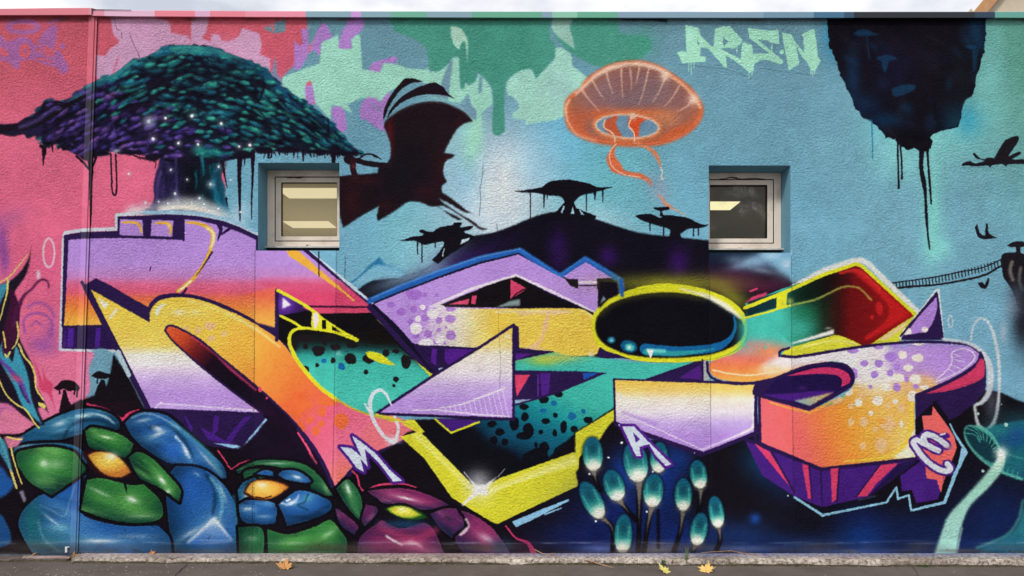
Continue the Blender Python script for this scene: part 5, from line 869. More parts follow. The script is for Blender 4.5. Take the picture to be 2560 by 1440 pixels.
# painted render: mural image over a coarse, wormy stucco relief
def mural_mat(name, bump):
    m, n, l, b = mat(name, rough=.7, spec=.03)
    ti = n.new('ShaderNodeTexImage'); ti.image = img; ti.interpolation = 'Cubic'; ti.extension = 'EXTEND'
    if bump: l.new(ti.outputs[0], b.inputs['Base Color'])
    else:                                                 # same paint on smooth metal; its brighter sheen is mixed into the colour
        pm = n.new('ShaderNodeMix'); pm.data_type = 'RGBA'; pm.inputs['Factor'].default_value = .03; pm.inputs[7].default_value = (.85, .72, .80, 1); l.new(ti.outputs[0], pm.inputs[6]); l.new(pm.outputs[2], b.inputs['Base Color']); b.inputs['Roughness'].default_value = .5; b.inputs['Specular IOR Level'].default_value = .12
    tcn = n.new('ShaderNodeTexCoord')
    if bump:
        mpn = n.new('ShaderNodeMapping'); mpn.inputs['Scale'].default_value = (1, 1, 1.18)
        a = n.new('ShaderNodeTexNoise'); a.inputs['Scale'].default_value = 58; a.inputs['Detail'].default_value = 4.5; a.inputs['Roughness'].default_value = .6; a.inputs['Distortion'].default_value = .55
        v = n.new('ShaderNodeTexNoise'); v.inputs['Scale'].default_value = 9; v.inputs['Detail'].default_value = 2
        ad = n.new('ShaderNodeMath'); ad.operation = 'MULTIPLY_ADD'; ad.inputs[1].default_value = .35
        l.new(tcn.outputs['Object'], mpn.inputs[0]); l.new(mpn.outputs[0], a.inputs['Vector']); l.new(tcn.outputs['Object'], v.inputs['Vector'])
        l.new(v.outputs['Fac'], ad.inputs[0]); l.new(a.outputs['Fac'], ad.inputs[2])
        # the panels under the two windows and the foot of the wall are trowelled smoother
        sx = n.new('ShaderNodeSeparateXYZ'); l.new(tcn.outputs['Object'], sx.inputs[0])
        def band(out, lo, hi):
            g = n.new('ShaderNodeMath'); g.operation = 'COMPARE'; l.new(out, g.inputs[0]); g.inputs[1].default_value = (lo + hi) / 2; g.inputs[2].default_value = (hi - lo) / 2; return g
        b1 = band(sx.outputs[0], (638 - 1280) * S, (841 - 1280) * S); b2 = band(sx.outputs[0], (1773 - 1280) * S, (1981 - 1280) * S); b3 = band(sx.outputs[2], 0, .14); bz = band(sx.outputs[2], -1, 2.31)
        mx1 = n.new('ShaderNodeMath'); mx1.operation = 'MAXIMUM'; l.new(b1.outputs[0], mx1.inputs[0]); l.new(b2.outputs[0], mx1.inputs[1])
        mm = n.new('ShaderNodeMath'); mm.operation = 'MULTIPLY'; l.new(mx1.outputs[0], mm.inputs[0]); l.new(bz.outputs[0], mm.inputs[1])
        m3 = n.new('ShaderNodeMath'); m3.operation = 'MAXIMUM'; l.new(mm.outputs[0], m3.inputs[0]); l.new(b3.outputs[0], m3.inputs[1])
        vr = n.new('ShaderNodeTexNoise'); vr.inputs['Scale'].default_value = 1.3; vr.inputs['Detail'].default_value = 3; l.new(tcn.outputs['Object'], vr.inputs['Vector'])
        st = n.new('ShaderNodeMath'); st.operation = 'MULTIPLY_ADD'; l.new(m3.outputs[0], st.inputs[0]); st.inputs[1].default_value = -.72 * bump; st.inputs[2].default_value = bump
        bp = n.new('ShaderNodeBump'); bp.inputs['Distance'].default_value = .0185; vm = n.new('ShaderNodeMapRange'); vm.inputs[1].default_value = .3; vm.inputs[2].default_value = .7; vm.inputs[3].default_value = .55; vm.inputs[4].default_value = 1.25; l.new(vr.outputs['Fac'], vm.inputs[0]); sm_ = n.new('ShaderNodeMath'); sm_.operation = 'MULTIPLY'; l.new(st.outputs[0], sm_.inputs[0]); l.new(vm.outputs[0], sm_.inputs[1]); l.new(sm_.outputs[0], bp.inputs['Strength']); l.new(ad.outputs[0], bp.inputs['Height']); l.new(bp.outputs[0], b.inputs['Normal'])
    return m
M_MURAL = mural_mat('mural_on_stucco', 1.0); M_SMOOTH = mural_mat('mural_on_metal', 0)
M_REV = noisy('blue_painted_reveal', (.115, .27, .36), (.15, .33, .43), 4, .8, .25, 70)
M_PVC = noisy('cream_window_plastic', (.58, .48, .39), (.76, .66, .56), 5, .45, .05, 30, spec=.3, c3=(.72, .62, .52))
M_SEAL = mat('black_seal', (.02, .02, .02), .6)[0]
M_SILL = noisy('dusty_sill', (.42, .38, .34), (.62, .58, .53), 14, .6, .1, 60)

# ------------------------------------------------------------------ building
bld = empty('building', (0, 0, 0), 'low flat roofed building with a rough rendered wall covered by a colourful mural', 'building')
XL, XR = (-320 - 1280) * S, (2880 - 1280) * S
ZB, ZT = -.05, CZ + (PV - 36) * S
WIN = {'l': (645, 848.5, 407, 626.5), 'r': (1772, 1976, 413.5, 632)}
def wx(u): return (u - 1280) * S
def wz(v): return CZ + (PV - v) * S
xs = sorted([XL, XR] + [wx(u) for k in WIN.values() for u in k[:2]] + [wx(u) for u in range(-200, 2880, 160)])
zs = sorted([ZB, ZT] + [wz(v) for k in WIN.values() for v in k[2:]] + [wz(v) for v in range(200, 1300, 160)])
V, Fc, uvs = [], [], []
for z in zs:
    for x in xs: V.append((x, 0, z)); uvs.append(uvw((x, 0, z)))
for j in range(len(zs) - 1):
    for i in range(len(xs) - 1):
        cx, cz = (xs[i] + xs[i + 1]) / 2, (zs[j] + zs[j + 1]) / 2
        if any(wx(k[0]) < cx < wx(k[1]) and wz(k[3]) < cz < wz(k[2]) for k in WIN.values()): continue
        a = j * len(xs) + i; Fc.append((a, a + 1, a + 1 + len(xs), a + len(xs)))
mi = [0] * len(Fc)
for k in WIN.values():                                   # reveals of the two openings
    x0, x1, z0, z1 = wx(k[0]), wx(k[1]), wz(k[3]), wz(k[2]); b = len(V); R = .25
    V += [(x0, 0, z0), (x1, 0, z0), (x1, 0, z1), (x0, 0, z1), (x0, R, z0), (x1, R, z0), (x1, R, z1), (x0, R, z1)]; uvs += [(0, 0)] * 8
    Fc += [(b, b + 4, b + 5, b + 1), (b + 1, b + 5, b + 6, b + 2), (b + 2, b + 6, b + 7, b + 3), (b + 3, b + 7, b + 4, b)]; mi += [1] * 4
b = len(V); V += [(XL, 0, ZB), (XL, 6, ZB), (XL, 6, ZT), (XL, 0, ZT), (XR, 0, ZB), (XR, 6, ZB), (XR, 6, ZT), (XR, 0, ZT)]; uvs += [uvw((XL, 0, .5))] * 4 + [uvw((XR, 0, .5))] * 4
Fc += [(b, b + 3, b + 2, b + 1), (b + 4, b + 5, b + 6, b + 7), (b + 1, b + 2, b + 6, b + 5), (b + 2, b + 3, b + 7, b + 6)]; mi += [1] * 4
wall = mesh('wall', V, Fc, [M_MURAL, M_REV], bld, uvs, mi=mi)

# the painted figures: thin coats of paint over the wall, same spray-can image
def clipwin(P):
    P = np.array(P); P[:, 0] = np.clip(P[:, 0], -318, 2878); P[:, 1] = np.clip(P[:, 1], 47, 1384); return P
objs = []
for name, P, lvl, par, label in MOT:
    P = clipwin(P); Q = [P[0]]
    for p in P[1:]:
        if np.hypot(*(p - Q[-1])) > 5: Q.append(p)
    # cut the figure round the window openings by keeping only triangles of a fine clip
    bm = bmesh.new(); poly = [Vector((wx(p[0]), 0, wz(p[1]))) for p in Q]
    vs = [bm.verts.new(p) for p in poly]
    for t in tessellate_polygon([poly]):
        try: bm.faces.new([vs[i] for i in t])
        except ValueError: pass
    for k in WIN.values():
        x0, x1, z0, z1 = wx(k[0]) - .004, wx(k[1]) + .004, wz(k[3]) - .004, wz(k[2]) + .004
        if max(p.x for p in poly) < x0 or min(p.x for p in poly) > x1 or min(p.z for p in poly) > z1: continue
        for co, no in (((x0, 0, 0), (1, 0, 0)), ((x1, 0, 0), (1, 0, 0)), ((0, 0, z0), (0, 0, 1)), ((0, 0, z1), (0, 0, 1))):
            bmesh.ops.bisect_plane(bm, geom=bm.verts[:] + bm.edges[:] + bm.faces[:], plane_co=co, plane_no=no)
        kill = [f for f in bm.faces if x0 < f.calc_center_median().x < x1 and z0 < f.calc_center_median().z < z1]
        bmesh.ops.delete(bm, geom=kill, context='FACES')
    for f in bm.faces:
        f.normal_update()
        if f.normal.y > 0: f.normal_flip()
    for v in bm.verts: v.co.y = -.0011 * (lvl + (.4 if par is not None else 0)) - .00006 * (len(objs) % 9)
    me = bpy.data.meshes.new(name); bm.to_mesh(me); bm.free(); me.materials.append(M_MURAL)
    L = me.uv_layers.new(name='UVMap'); L.data.foreach_set('uv', np.array([uvw(me.vertices[l.vertex_index].co) for l in me.loops], np.float32).ravel())
    o = bpy.data.objects.new(name, me); COL.objects.link(o); o.parent = bld if par is None else objs[par]
    if label: o['label'] = label
    objs.append(o)

# joint cover strip, leaning, screwed over the expansion joint
def strip(name, ua0, ua1, ub0, ub1, v0, v1, y0, y1, n=24):
    V, Fc, uvs = [], [], []
    for i in range(n + 1):
        t = i / n; v = v0 + (v1 - v0) * t; a = ua0 + (ub0 - ua0) * t; b_ = ua1 + (ub1 - ua1) * t
        for u, y in ((a, y0), (a, y1), (b_, y1), (b_, y0)):
            p = at(u, v, y); V.append(p); uvs.append(uvp(u, v))
    for i in range(n):
        for j in range(3): a = i * 4 + j; Fc.append((a, a + 1, a + 5, a + 4))
    Fc += [(0, 3, 2, 1)]; return mesh(name, V, Fc, M_SMOOTH, bld, uvs)
jc = strip('joint_cover', 222, 243, 174, 194, 41, 1384, 0, -.010); r_ = strip('cover_rib', 228, 236, 180, 188, 41, 1384, -.010, -.016); r_.parent = jc
# a black gap beside it
V, Fc = [], []
for v, u in ((43, 243.5), (1384, 194.5)): V += [at(u, v, -.0045), at(u + 1.1, v, -.0045)]
mesh('joint_gap', V, [(0, 1, 3, 2)], M_SEAL, jc)

# coping flashing, two lengths
def cmat():
    m, n, l, b = mat('painted_flashing', rough=.45, spec=.35)
    g = n.new('ShaderNodeTexCoord'); sp = n.new('ShaderNodeSeparateXYZ'); mr = n.new('ShaderNodeMapRange'); mr.inputs[1].default_value = XL; mr.inputs[2].default_value = XR
    r = n.new('ShaderNodeValToRGB'); r.color_ramp.interpolation = 'CONSTANT'; e = r.color_ramp.elements
    st = [(-320, 'd0707f'), (227, 'd4849a'), (267, 'd8aac4'), (390, 'de7488'), (486, 'd0a0c0'), (520, 'de7488'), (606, 'e2849c'), (766, '7c9fae'), (868, 'c08fd0'), (905, '7c9fae'), (970, '62a890'), (1058, '7f9fae'), (1175, '5fa68c'), (1348, '7f9db0'), (1380, '86c0a8'), (1433, '62a890'), (1540, '7f9db0'), (1900, '6d90a6'), (2030, '3f6f8f'), (2095, '2f5068'), (2125, '1e242c'), (2430, '243a50'), (2468, '5fa094'), (2560, '62a890')]
    e[0].position = 0
    for i, (u, c) in enumerate(st):
        p = (u + 320) / 3200
        if i == 0: q = e[0]
        elif i == 1: q = e[1]; q.position = p
        else: q = e.new(p)
        q.color = (*[(float(x) / 12.92 if x < .04 else ((float(x) + .055) / 1.055) ** 2.4) for x in hx(c)], 1)
    l.new(g.outputs['Object'], sp.inputs[0]); l.new(sp.outputs[0], mr.inputs[0]); l.new(mr.outputs[0], r.inputs[0]); l.new(r.outputs[0], b.inputs['Base Color']); return m
M_COP = cmat()
def coping(pts):
    V, Fc = [], []
    for u, vt, vb in pts:
        a, b_ = at(u, vt, -.035), at(u, vb, -.035); x = a.x
        V += [(x, .02, b_.z + .012), (x, -.024, b_.z + .003), (x, -.035, b_.z), (x, -.035, a.z), (x, -.028, a.z + .006), (x, .32, a.z + .03), (x, .32, b_.z)]
    n = 7
    for i in range(len(pts) - 1):
        for j in range(n): a = i * n + j; c = i * n + (j + 1) % n; Fc.append((a, c, c + n, a + n))
    Fc += [tuple(range(n)), tuple(reversed(range(len(V) - n, len(V))))]
    o = mesh('coping', V, Fc, M_COP, bld); return o
coping([(-320, 24, 36), (0, 22.5, 37.5), (120, 21, 37.2), (228.5, 20.5, 36.8)]); coping([(229.5, 24, 39), (320, 26.5, 40.5), (640, 28.5, 42), (1280, 30, 43.8), (1920, 30.4, 44.2), (2500, 30.2, 44), (2880, 30, 44)])
V = [at(230, 20.5, -.04), at(240, 23, -.04), at(328, 24.5, -.04), at(328, 26, -.04), at(232, 24.5, -.04), at(230, 38, -.04), at(228.5, 38, -.04), at(228.5, 20.5, -.04)]
mesh('lifted_flashing_edge', V, [tuple(range(8))], M_SEAL, bld)
# flat roof
M_ROOF = noisy('grey_roof_felt', (.12, .12, .13), (.18, .18, .18), 6)
V, Fc = [], []; box(V, Fc, XL, XR, .3, 6, ZT - .12, ZT - .06); mesh('roof', V, Fc, M_ROOF, bld)

# ------------------------------------------------------------------ windows
def glass(name, scr):
    m = bpy.data.materials.new(name); m.use_nodes = True; n, l = m.node_tree.nodes, m.node_tree.links; n.clear(); out = n.new('ShaderNodeOutputMaterial')
    t = n.new('ShaderNodeBsdfTransparent'); t.inputs[0].default_value = (.86, .88, .86, 1); g = n.new('ShaderNodeBsdfGlossy'); g.inputs['Roughness'].default_value = .03; g.inputs[0].default_value = (.62, .56, .46, 1)
    fr = n.new('ShaderNodeFresnel'); fr.inputs[0].default_value = 1.5; mxs = n.new('ShaderNodeMixShader'); l.new(fr.outputs[0], mxs.inputs[0]); l.new(t.outputs[0], mxs.inputs[1]); l.new(g.outputs[0], mxs.inputs[2])
    df = n.new('ShaderNodeBsdfDiffuse'); df.inputs[0].default_value = (.6, .58, .54, 1); m2 = n.new('ShaderNodeMixShader')
    tcn = n.new('ShaderNodeTexCoord'); nz = n.new('ShaderNodeTexNoise'); nz.inputs['Scale'].default_value = 70; nz.inputs['Detail'].default_value = 6; nz.inputs['Roughness'].default_value = .8; nz.inputs['Distortion'].default_value = 1.5
    n3 = n.new('ShaderNodeTexNoise'); n3.inputs['Scale'].default_value = 5.5
    mu = n.new('ShaderNodeMath'); mu.operation = 'MULTIPLY'; r = n.new('ShaderNodeMapRange'); r.inputs[1].default_value = .28; r.inputs[2].default_value = .36; r.inputs[3].default_value = .015; r.inputs[4].default_value = scr
    l.new(tcn.outputs['Object'], nz.inputs['Vector']); l.new(tcn.outputs['Object'], n3.inputs['Vector']); l.new(nz.outputs['Fac'], mu.inputs[0]); l.new(n3.outputs['Fac'], mu.inputs[1]); l.new(mu.outputs[0], r.inputs[0])
    l.new(r.outputs[0], m2.inputs[0]); l.new(mxs.outputs[0], m2.inputs[1]); l.new(df.outputs[0], m2.inputs[2]); l.new(m2.outputs[0], out.inputs[0]); return m
def frame(x0, x1, z0, z1, l_, r_, b_, t_, y0, y1):
    """four mitred members."""
    V, Fc = [], []; o = [(x0, z0), (x1, z0), (x1, z1), (x0, z1)]; i = [(x0 + l_, z0 + b_), (x1 - r_, z0 + b_), (x1 - r_, z1 - t_), (x0 + l_, z1 - t_)]
    for y in (y0, y1):
        V += [(p[0], y, p[1]) for p in o] + [(p[0], y, p[1]) for p in i]
    for k in range(4):
        q = (k + 1) % 4; Fc += [(k, q, 4 + q, 4 + k), (8 + q, 8 + k, 12 + k, 12 + q), (4 + k, 4 + q, 12 + q, 12 + k), (q, k, 8 + k, 8 + q)]
    return V, Fc
def window(k, fl, fr_, sl, sr, label, scr, lean=0):
    u0, u1, v0, v1 = WIN[k]; x0, x1, z1 = wx(u0) + .001, wx(u1) - .001, wz(v0) - .001; z0 = wz(v1) + .058; Y = .19
    V, Fc = frame(x0, x1, z0, z1, fl, fr_, .045, .05, Y, Y + .055); w = bevel(mesh('window', V, Fc, M_PVC, bld), .004); w['label'] = label
    a0, a1, b0, b1 = x0 + fl, x1 - fr_, z0 + .045, z1 - .05
    V, Fc = frame(a0 + .001, a1 - .001, b0 + .001, b1 - .001, .0065, .0065, .0065, .0065, Y + .006, Y + .05); mesh('seal', V, Fc, M_SEAL, w)
    V, Fc = frame(a0 + .0065, a1 - .0065, b0 + .0065, b1 - .0065, sl, sr, .034, .038, Y + .004, Y + .05); bevel(mesh('sash', V, Fc, M_PVC, w), .004)
    g0, g1, h0, h1 = a0 + .004 + sl, a1 - .004 - sr, b0 + .038, b1 - .042
    V, Fc = frame(g0 + .0005, g1 - .0005, h0 + .0005, h1 - .0005, .004, .004, .004, .005, Y + .009, Y + .04); mesh('seal', V, Fc, M_SEAL, w)
    V, Fc = [], []; box(V, Fc, g0, g1, Y + .03, Y + .034, h0, h1); mesh('pane', V, Fc, glass('glass_' + k, scr), w)
    V, Fc = [], []; sx0, sx1 = (x0 - .0, x1 + .0); b = len(V)
    V += [(sx0, Y - .055, z0 - .012), (sx1, Y - .055, z0 - .012), (sx1, Y - .055, z0 - .001), (sx0, Y - .055, z0 - .001), (sx0, Y - .001, z0 - .006), (sx1, Y - .001, z0 - .006), (sx1, Y - .001, z0 + .006), (sx0, Y - .001, z0 + .006)]
    Fc += [(0, 1, 2, 3), (3, 2, 6, 7), (1, 0, 4, 5), (0, 3, 7, 4), (1, 5, 6, 2)]; mesh('sill', V, Fc, M_SILL, w)
    V, Fc = [], []; box(V, Fc, x0, x1, Y + .005, Y + .04, wz(v1) - .002, z0 - .001); mesh('sill_shade_block', V, Fc, M_SEAL, w)  # black block: the dark shadow under the sill is put into its colour
    return w
wl_ = window('l', .058, .018, .043, .042, 'left window with two lit ceiling panels behind its pane', .04)
wr_ = window('r', .018, .055, .033, .045, 'right window with scratched dark glass and one lit ceiling panel', .3)
# torn putty strings over the frames
M_PUT = mat('old_black_putty', (.025, .02, .02), .7)[0]
def rope(name, P, r, m, parent=None, seg=6, r1=None):
    P = [Vector(p) for p in P]; V, Fc = [], []; n = len(P)
    for i, p in enumerate(P):
        d = (P[min(i + 1, n - 1)] - P[max(i - 1, 0)]).normalized(); a = d.orthogonal().normalized(); b = d.cross(a); rr_ = r + ((r1 if r1 is not None else r) - r) * i / max(n - 1, 1)
        for k in range(seg): t = 2 * math.pi * k / seg; V.append(p + (a * math.cos(t) + b * math.sin(t)) * rr_)
    for i in range(n - 1):
        for k in range(seg): q = (k + 1) % seg; Fc.append((i * seg + k, i * seg + q, (i + 1) * seg + q, (i + 1) * seg + k))
    Fc += [tuple(reversed(range(seg))), tuple(range((n - 1) * seg, n * seg))]
    return mesh(name, V, Fc, m, parent, smooth=True)
for w, L_ in ((wl_, [[(712, 442), (722, 444), (735, 443.5), (748, 445), (758, 442)]]), (wr_, [[(1798, 448), (1815, 447), (1825, 443), (1840, 446), (1855, 448), (1885, 446), (1912, 448)], [(1824, 444), (1830, 443), (1844, 445)]])):
    for P in L_: rope('putty', [at(u, v, .187) for u, v in P], .0035, M_PUT, w)
V, Fc = [], []
for u, v, a, b in ((768, 613, 6, 1.6), (775, 612, 2, 1), (1853, 620, 4, 1.5), (1846, 619, 2, 1), (1784, 623, 5, 1.5), (1858, 594, 2.5, 5)):
    i = len(V); V += [at(u - a / 2, v - b / 2, .186 if v > 600 else .2), at(u + a / 2, v - b / 2, .186 if v > 600 else .2), at(u + a / 2, v + b / 2, .186 if v > 600 else .2), at(u - a / 2, v + b / 2, .186 if v > 600 else .2)]; Fc.append((i, i + 1, i + 2, i + 3))
for i in range(6): mesh('paint_chip', V[i * 4:i * 4 + 4], [(0, 1, 2, 3)], M_PUT, wl_ if i < 2 else wr_)

# rooms behind the windows, with ceiling panels that are switched on
def emit(name, c, s):
    m = bpy.data.materials.new(name); m.use_nodes = True; n, l = m.node_tree.nodes, m.node_tree.links; n.clear(); o = n.new('ShaderNodeOutputMaterial'); e = n.new('ShaderNodeEmission'); e.inputs[0].default_value = (*c, 1); e.inputs[1].default_value = s; l.new(e.outputs[0], o.inputs[0]); return m
def room(x0, x1, m, lights, em):
    V = [(x, y, z) for z in (1.2, 3.1) for y in (.262, 5.2) for x in (x0, x1)]
    w = mesh('room', V, [(0, 1, 3, 2), (2, 3, 7, 6), (0, 2, 6, 4), (1, 5, 7, 3)], m, bld)
    mesh('ceiling', [V[4], V[5], V[7], V[6]], [(0, 2, 1), (0, 3, 2)], m, w)
    for a, b, c, d in lights:
        v, f = [], []; box(v, f, a, b, c, d, 3.094, 3.099); mesh('ceiling_light', v, f, em, w)
room(-4.0, -.3, noisy('warm_room', (.66, .60, .46), (.70, .64, .50), 1, .9, 0), [(-2.2, -1.6, 1.28, 1.66), (-2.62, -2.11, 2.75, 3.11), (-3.6, -3.0, 1.28, 1.66), (-1.2, -.6, 1.28, 1.66), (-1.2, -.6, 2.75, 3.11), (-3.7, -3.2, 2.75, 3.11), (-2.6, -2.1, 4.2, 4.56), (-1.2, -.6, 4.2, 4.56)], emit('warm_panel', (1, .82, .50), .74))
room(.6, 3.6, noisy('dim_room', (.26, .21, .15), (.32, .26, .19), 1, .9, 0), [(1.5, 2.245, 1.81, 2.17)], emit('pale_panel', (1, .88, .50), .95))

pl = bpy.data.lights.new('room_fill', 'POINT'); pl.energy = 18; pl.color = (1, .92, .74); pl.shadow_soft_size = .5     # added fill without a fixture, brightens the left room's ceiling
plo = bpy.data.objects.new('room_fill', pl); COL.objects.link(plo); plo.location = (-2.2, 2.6, 1.7); plo.parent = bld

# ------------------------------------------------------------------ ground, ledge
def ground_mat():
    m, n, l, b = mat('asphalt', rough=.9, spec=.15); tcn = n.new('ShaderNodeTexCoord')
    a = n.new('ShaderNodeTexNoise'); a.inputs['Scale'].default_value = 2.2; a.inputs['Detail'].default_value = 8; a.inputs['Roughness'].default_value = .7
    r = n.new('ShaderNodeValToRGB'); e = r.color_ramp.elements; e[0].position = .3; e[0].color = (.088, .073, .065, 1); e[1].position = .72; e[1].color = (.145, .125, .113, 1)
    v = n.new('ShaderNodeTexVoronoi'); v.inputs['Scale'].default_value = 160; r2 = n.new('ShaderNodeValToRGB'); r2.color_ramp.elements[0].position = .0; r2.color_ramp.elements[0].color = (.75, .72, .7, 1); r2.color_ramp.elements[1].position = .6; r2.color_ramp.elements[1].color = (1.25, 1.2, 1.18, 1)
    mxm = n.new('ShaderNodeMix'); mxm.data_type = 'RGBA'; mxm.blend_type = 'MULTIPLY'; mxm.inputs['Factor'].default_value = .8
    l.new(tcn.outputs['Object'], a.inputs['Vector']); l.new(tcn.outputs['Object'], v.inputs['Vector']); l.new(a.outputs['Fac'], r.inputs[0]); l.new(v.outputs['Distance'], r2.inputs[0]); l.new(r.outputs[0], mxm.inputs[6]); l.new(r2.outputs[0], mxm.inputs[7]); l.new(mxm.outputs[2], b.inputs['Base Color'])
    bp = n.new('ShaderNodeBump'); bp.inputs['Strength'].default_value = .5; bp.inputs['Distance'].default_value = .004; l.new(v.outputs['Distance'], bp.inputs['Height']); l.new(bp.outputs[0], b.inputs['Normal']); return m
M_ASP = ground_mat()
def gz(x): return -.018 * min(max((x + 1.5) / 4.5, 0), 1)
xs = [-400, -60, -12] + [XL + i * .16 for i in range(61)] + [12, 60, 400]; ys = [400, 40, 6.5, .05, -.05, -.12, -.2, -.3, -.45, -.7, -1.2, -2, -4, -9, -40, -400]
rg = random.Random(3); V = [(x, y, (gz(x) + rg.uniform(-.0015, .0015)) if abs(x) < 6 and -3 < y < 0 else (gz(x) if y <= .05 else -.06)) for y in ys for x in xs]; n_ = len(xs)
Fc = [(j * n_ + i, (j + 1) * n_ + i, (j + 1) * n_ + i + 1, j * n_ + i + 1) for j in range(len(ys) - 1) for i in range(n_ - 1)]
tag(mesh('ground', V, Fc, M_ASP, smooth=True), kind='structure')

def ledge_mat():
    m, n, l, b = mat('old_concrete', rough=.92, spec=.12); tcn = n.new('ShaderNodeTexCoord')
    def nz(sc, d, ro, dist=0):
        a = n.new('ShaderNodeTexNoise'); a.inputs['Scale'].default_value = sc; a.inputs['Detail'].default_value = d; a.inputs['Roughness'].default_value = ro; a.inputs['Distortion'].default_value = dist; l.new(tcn.outputs['Object'], a.inputs['Vector']); return a
    def ramp(src, st):
        r = n.new('ShaderNodeValToRGB'); e = r.color_ramp.elements
        for i, (p, c) in enumerate(st):
            q = e[i] if i < 2 else e.new(p); q.position = p; q.color = (*c, 1)
        l.new(src, r.inputs[0]); return r
    base = ramp(nz(34, 8, .75, .6).outputs['Fac'], [(.38, (.10, .08, .068)), (.60, (.62, .56, .50)), (.48, (.36, .31, .27))])
    big = ramp(nz(1.6, 4, .6).outputs['Fac'], [(.4, (.62, .58, .55)), (.62, (1.1, 1.08, 1.05))])
    sp = n.new('ShaderNodeSeparateXYZ'); l.new(tcn.outputs['Object'], sp.inputs[0])
    mul = n.new('ShaderNodeMix'); mul.data_type = 'RGBA'; mul.blend_type = 'MULTIPLY'; mul.inputs['Factor'].default_value = 1; l.new(base.outputs[0], mul.inputs[6]); l.new(big.outputs[0], mul.inputs[7])
    # overspray: blue on the strip next to the wall (right half), a little pink on the left
    mr = n.new('ShaderNodeMapRange'); mr.inputs[1].default_value = -.13; mr.inputs[2].default_value = -.02; l.new(sp.outputs[1], mr.inputs[0])
    cr = n.new('ShaderNodeMapRange'); cr.inputs[1].default_value = XL; cr.inputs[2].default_value = XR; l.new(sp.outputs[0], cr.inputs[0])
    cc = ramp(cr.outputs[0], [(0, (.2, .18, .2)), (.12, (.45, .30, .33)), (.3, (.30, .28, .33)), (.45, (.32, .2, .26)), (.55, (.12, .16, .42)), (.7, (.08, .14, .40)), (1, (.12, .2, .42))])
    nn = nz(6, 5, .7); m2 = n.new('ShaderNodeMath'); m2.operation = 'MULTIPLY'; l.new(mr.outputs[0], m2.inputs[0]); l.new(nn.outputs['Fac'], m2.inputs[1]); m3 = n.new('ShaderNodeMath'); m3.operation = 'MULTIPLY'; m3.use_clamp = True; m3.inputs[1].default_value = .95; l.new(m2.outputs[0], m3.inputs[0])
    mx2 = n.new('ShaderNodeMix'); mx2.data_type = 'RGBA'; l.new(m3.outputs[0], mx2.inputs['Factor']); l.new(mul.outputs[2], mx2.inputs[6]); l.new(cc.outputs[0], mx2.inputs[7]); l.new(mx2.outputs[2], b.inputs['Base Color'])
    bp = n.new('ShaderNodeBump'); bp.inputs['Strength'].default_value = .8; bp.inputs['Distance'].default_value = .008; l.new(nz(45, 6, .7).outputs['Fac'], bp.inputs['Height']); l.new(bp.outputs[0], b.inputs['Normal']); return m
M_CON = ledge_mat()
def ledge(name, x0, x1, wd, top, mtl, seed, front=None):
    r = random.Random(seed); n = int((x1 - x0) / .03); V, Fc = [], []; prof = 7; ph = [r.uniform(0, 6) for _ in range(4)]
    for i in range(n + 1):
        x = x0 + (x1 - x0) * i / n; g = gz(x); w = wd(x) + .006 * math.sin(x * 5 + ph[0]) + .004 * math.sin(x * 17 + ph[1]) + r.uniform(-.003, .003)
        for j, (fy, z) in enumerate([(0.01, top + .002), (-.35, top), (-.7, top - .002), (-.93, top - .004), (-1, top - .010), (-1.01, top * .45 + g * .5), (-1.03, g - .01)]):
            y = fy * w if j else .0; V.append((x, y, z + (r.uniform(-.0018, .0018) if 0 < j < 6 else 0)))
    for i in range(n):
        for j in range(prof - 1): a = i * prof + j; Fc.append((a, a + 1, a + prof + 1, a + prof))
    Fc += [tuple(range(prof)), tuple(reversed(range(n * prof, (n + 1) * prof)))]
    return mesh(name, V, Fc, mtl, smooth=True)
xl = wx(206)
tag(ledge('ledge', xl, XR, lambda x: .142 + .028 * min(max((x + 3) / 6, 0), 1), .034, M_CON, 4), kind='structure', label=None)
M_LOW = noisy('patched_asphalt', (.06, .05, .046), (.15, .12, .11), 12, .92, .5, 90, .006, .1, 8)
tag(ledge('pavement_edge', XL, xl - .003, lambda x: .10, .020, M_LOW, 9), kind='structure')
# dirt and moss in the corner between ledge and asphalt
r = random.Random(12); V, Fc = [], []; n = 420
for i in range(n + 1):
    x = XL + (XR - XL) * i / n; e = .145 + .028 * min(max((x + 3) / 6, 0), 1) if x > xl else .10; w = .012 + abs(math.sin(x * 3.1) * .006 + math.sin(x * 11) * .004) + r.uniform(0, .009)
    g = gz(x); V += [(x, -e + .004, g + .010 + r.uniform(0, .006)), (x, -e - w * .5, g + .005 + r.uniform(0, .003)), (x, -e - w, g - .001)]
Fc = [(i * 3 + j, i * 3 + j + 1, i * 3 + j + 4, i * 3 + j + 3) for i in range(n) for j in range(2)]
tag(mesh('dirt', V, Fc, noisy('soil_and_moss', (.035, .026, .018), (.085, .075, .045), 22, .95, .5, 120), smooth=True), 'brown dirt and moss gathered along the foot of the concrete ledge', kind='stuff')
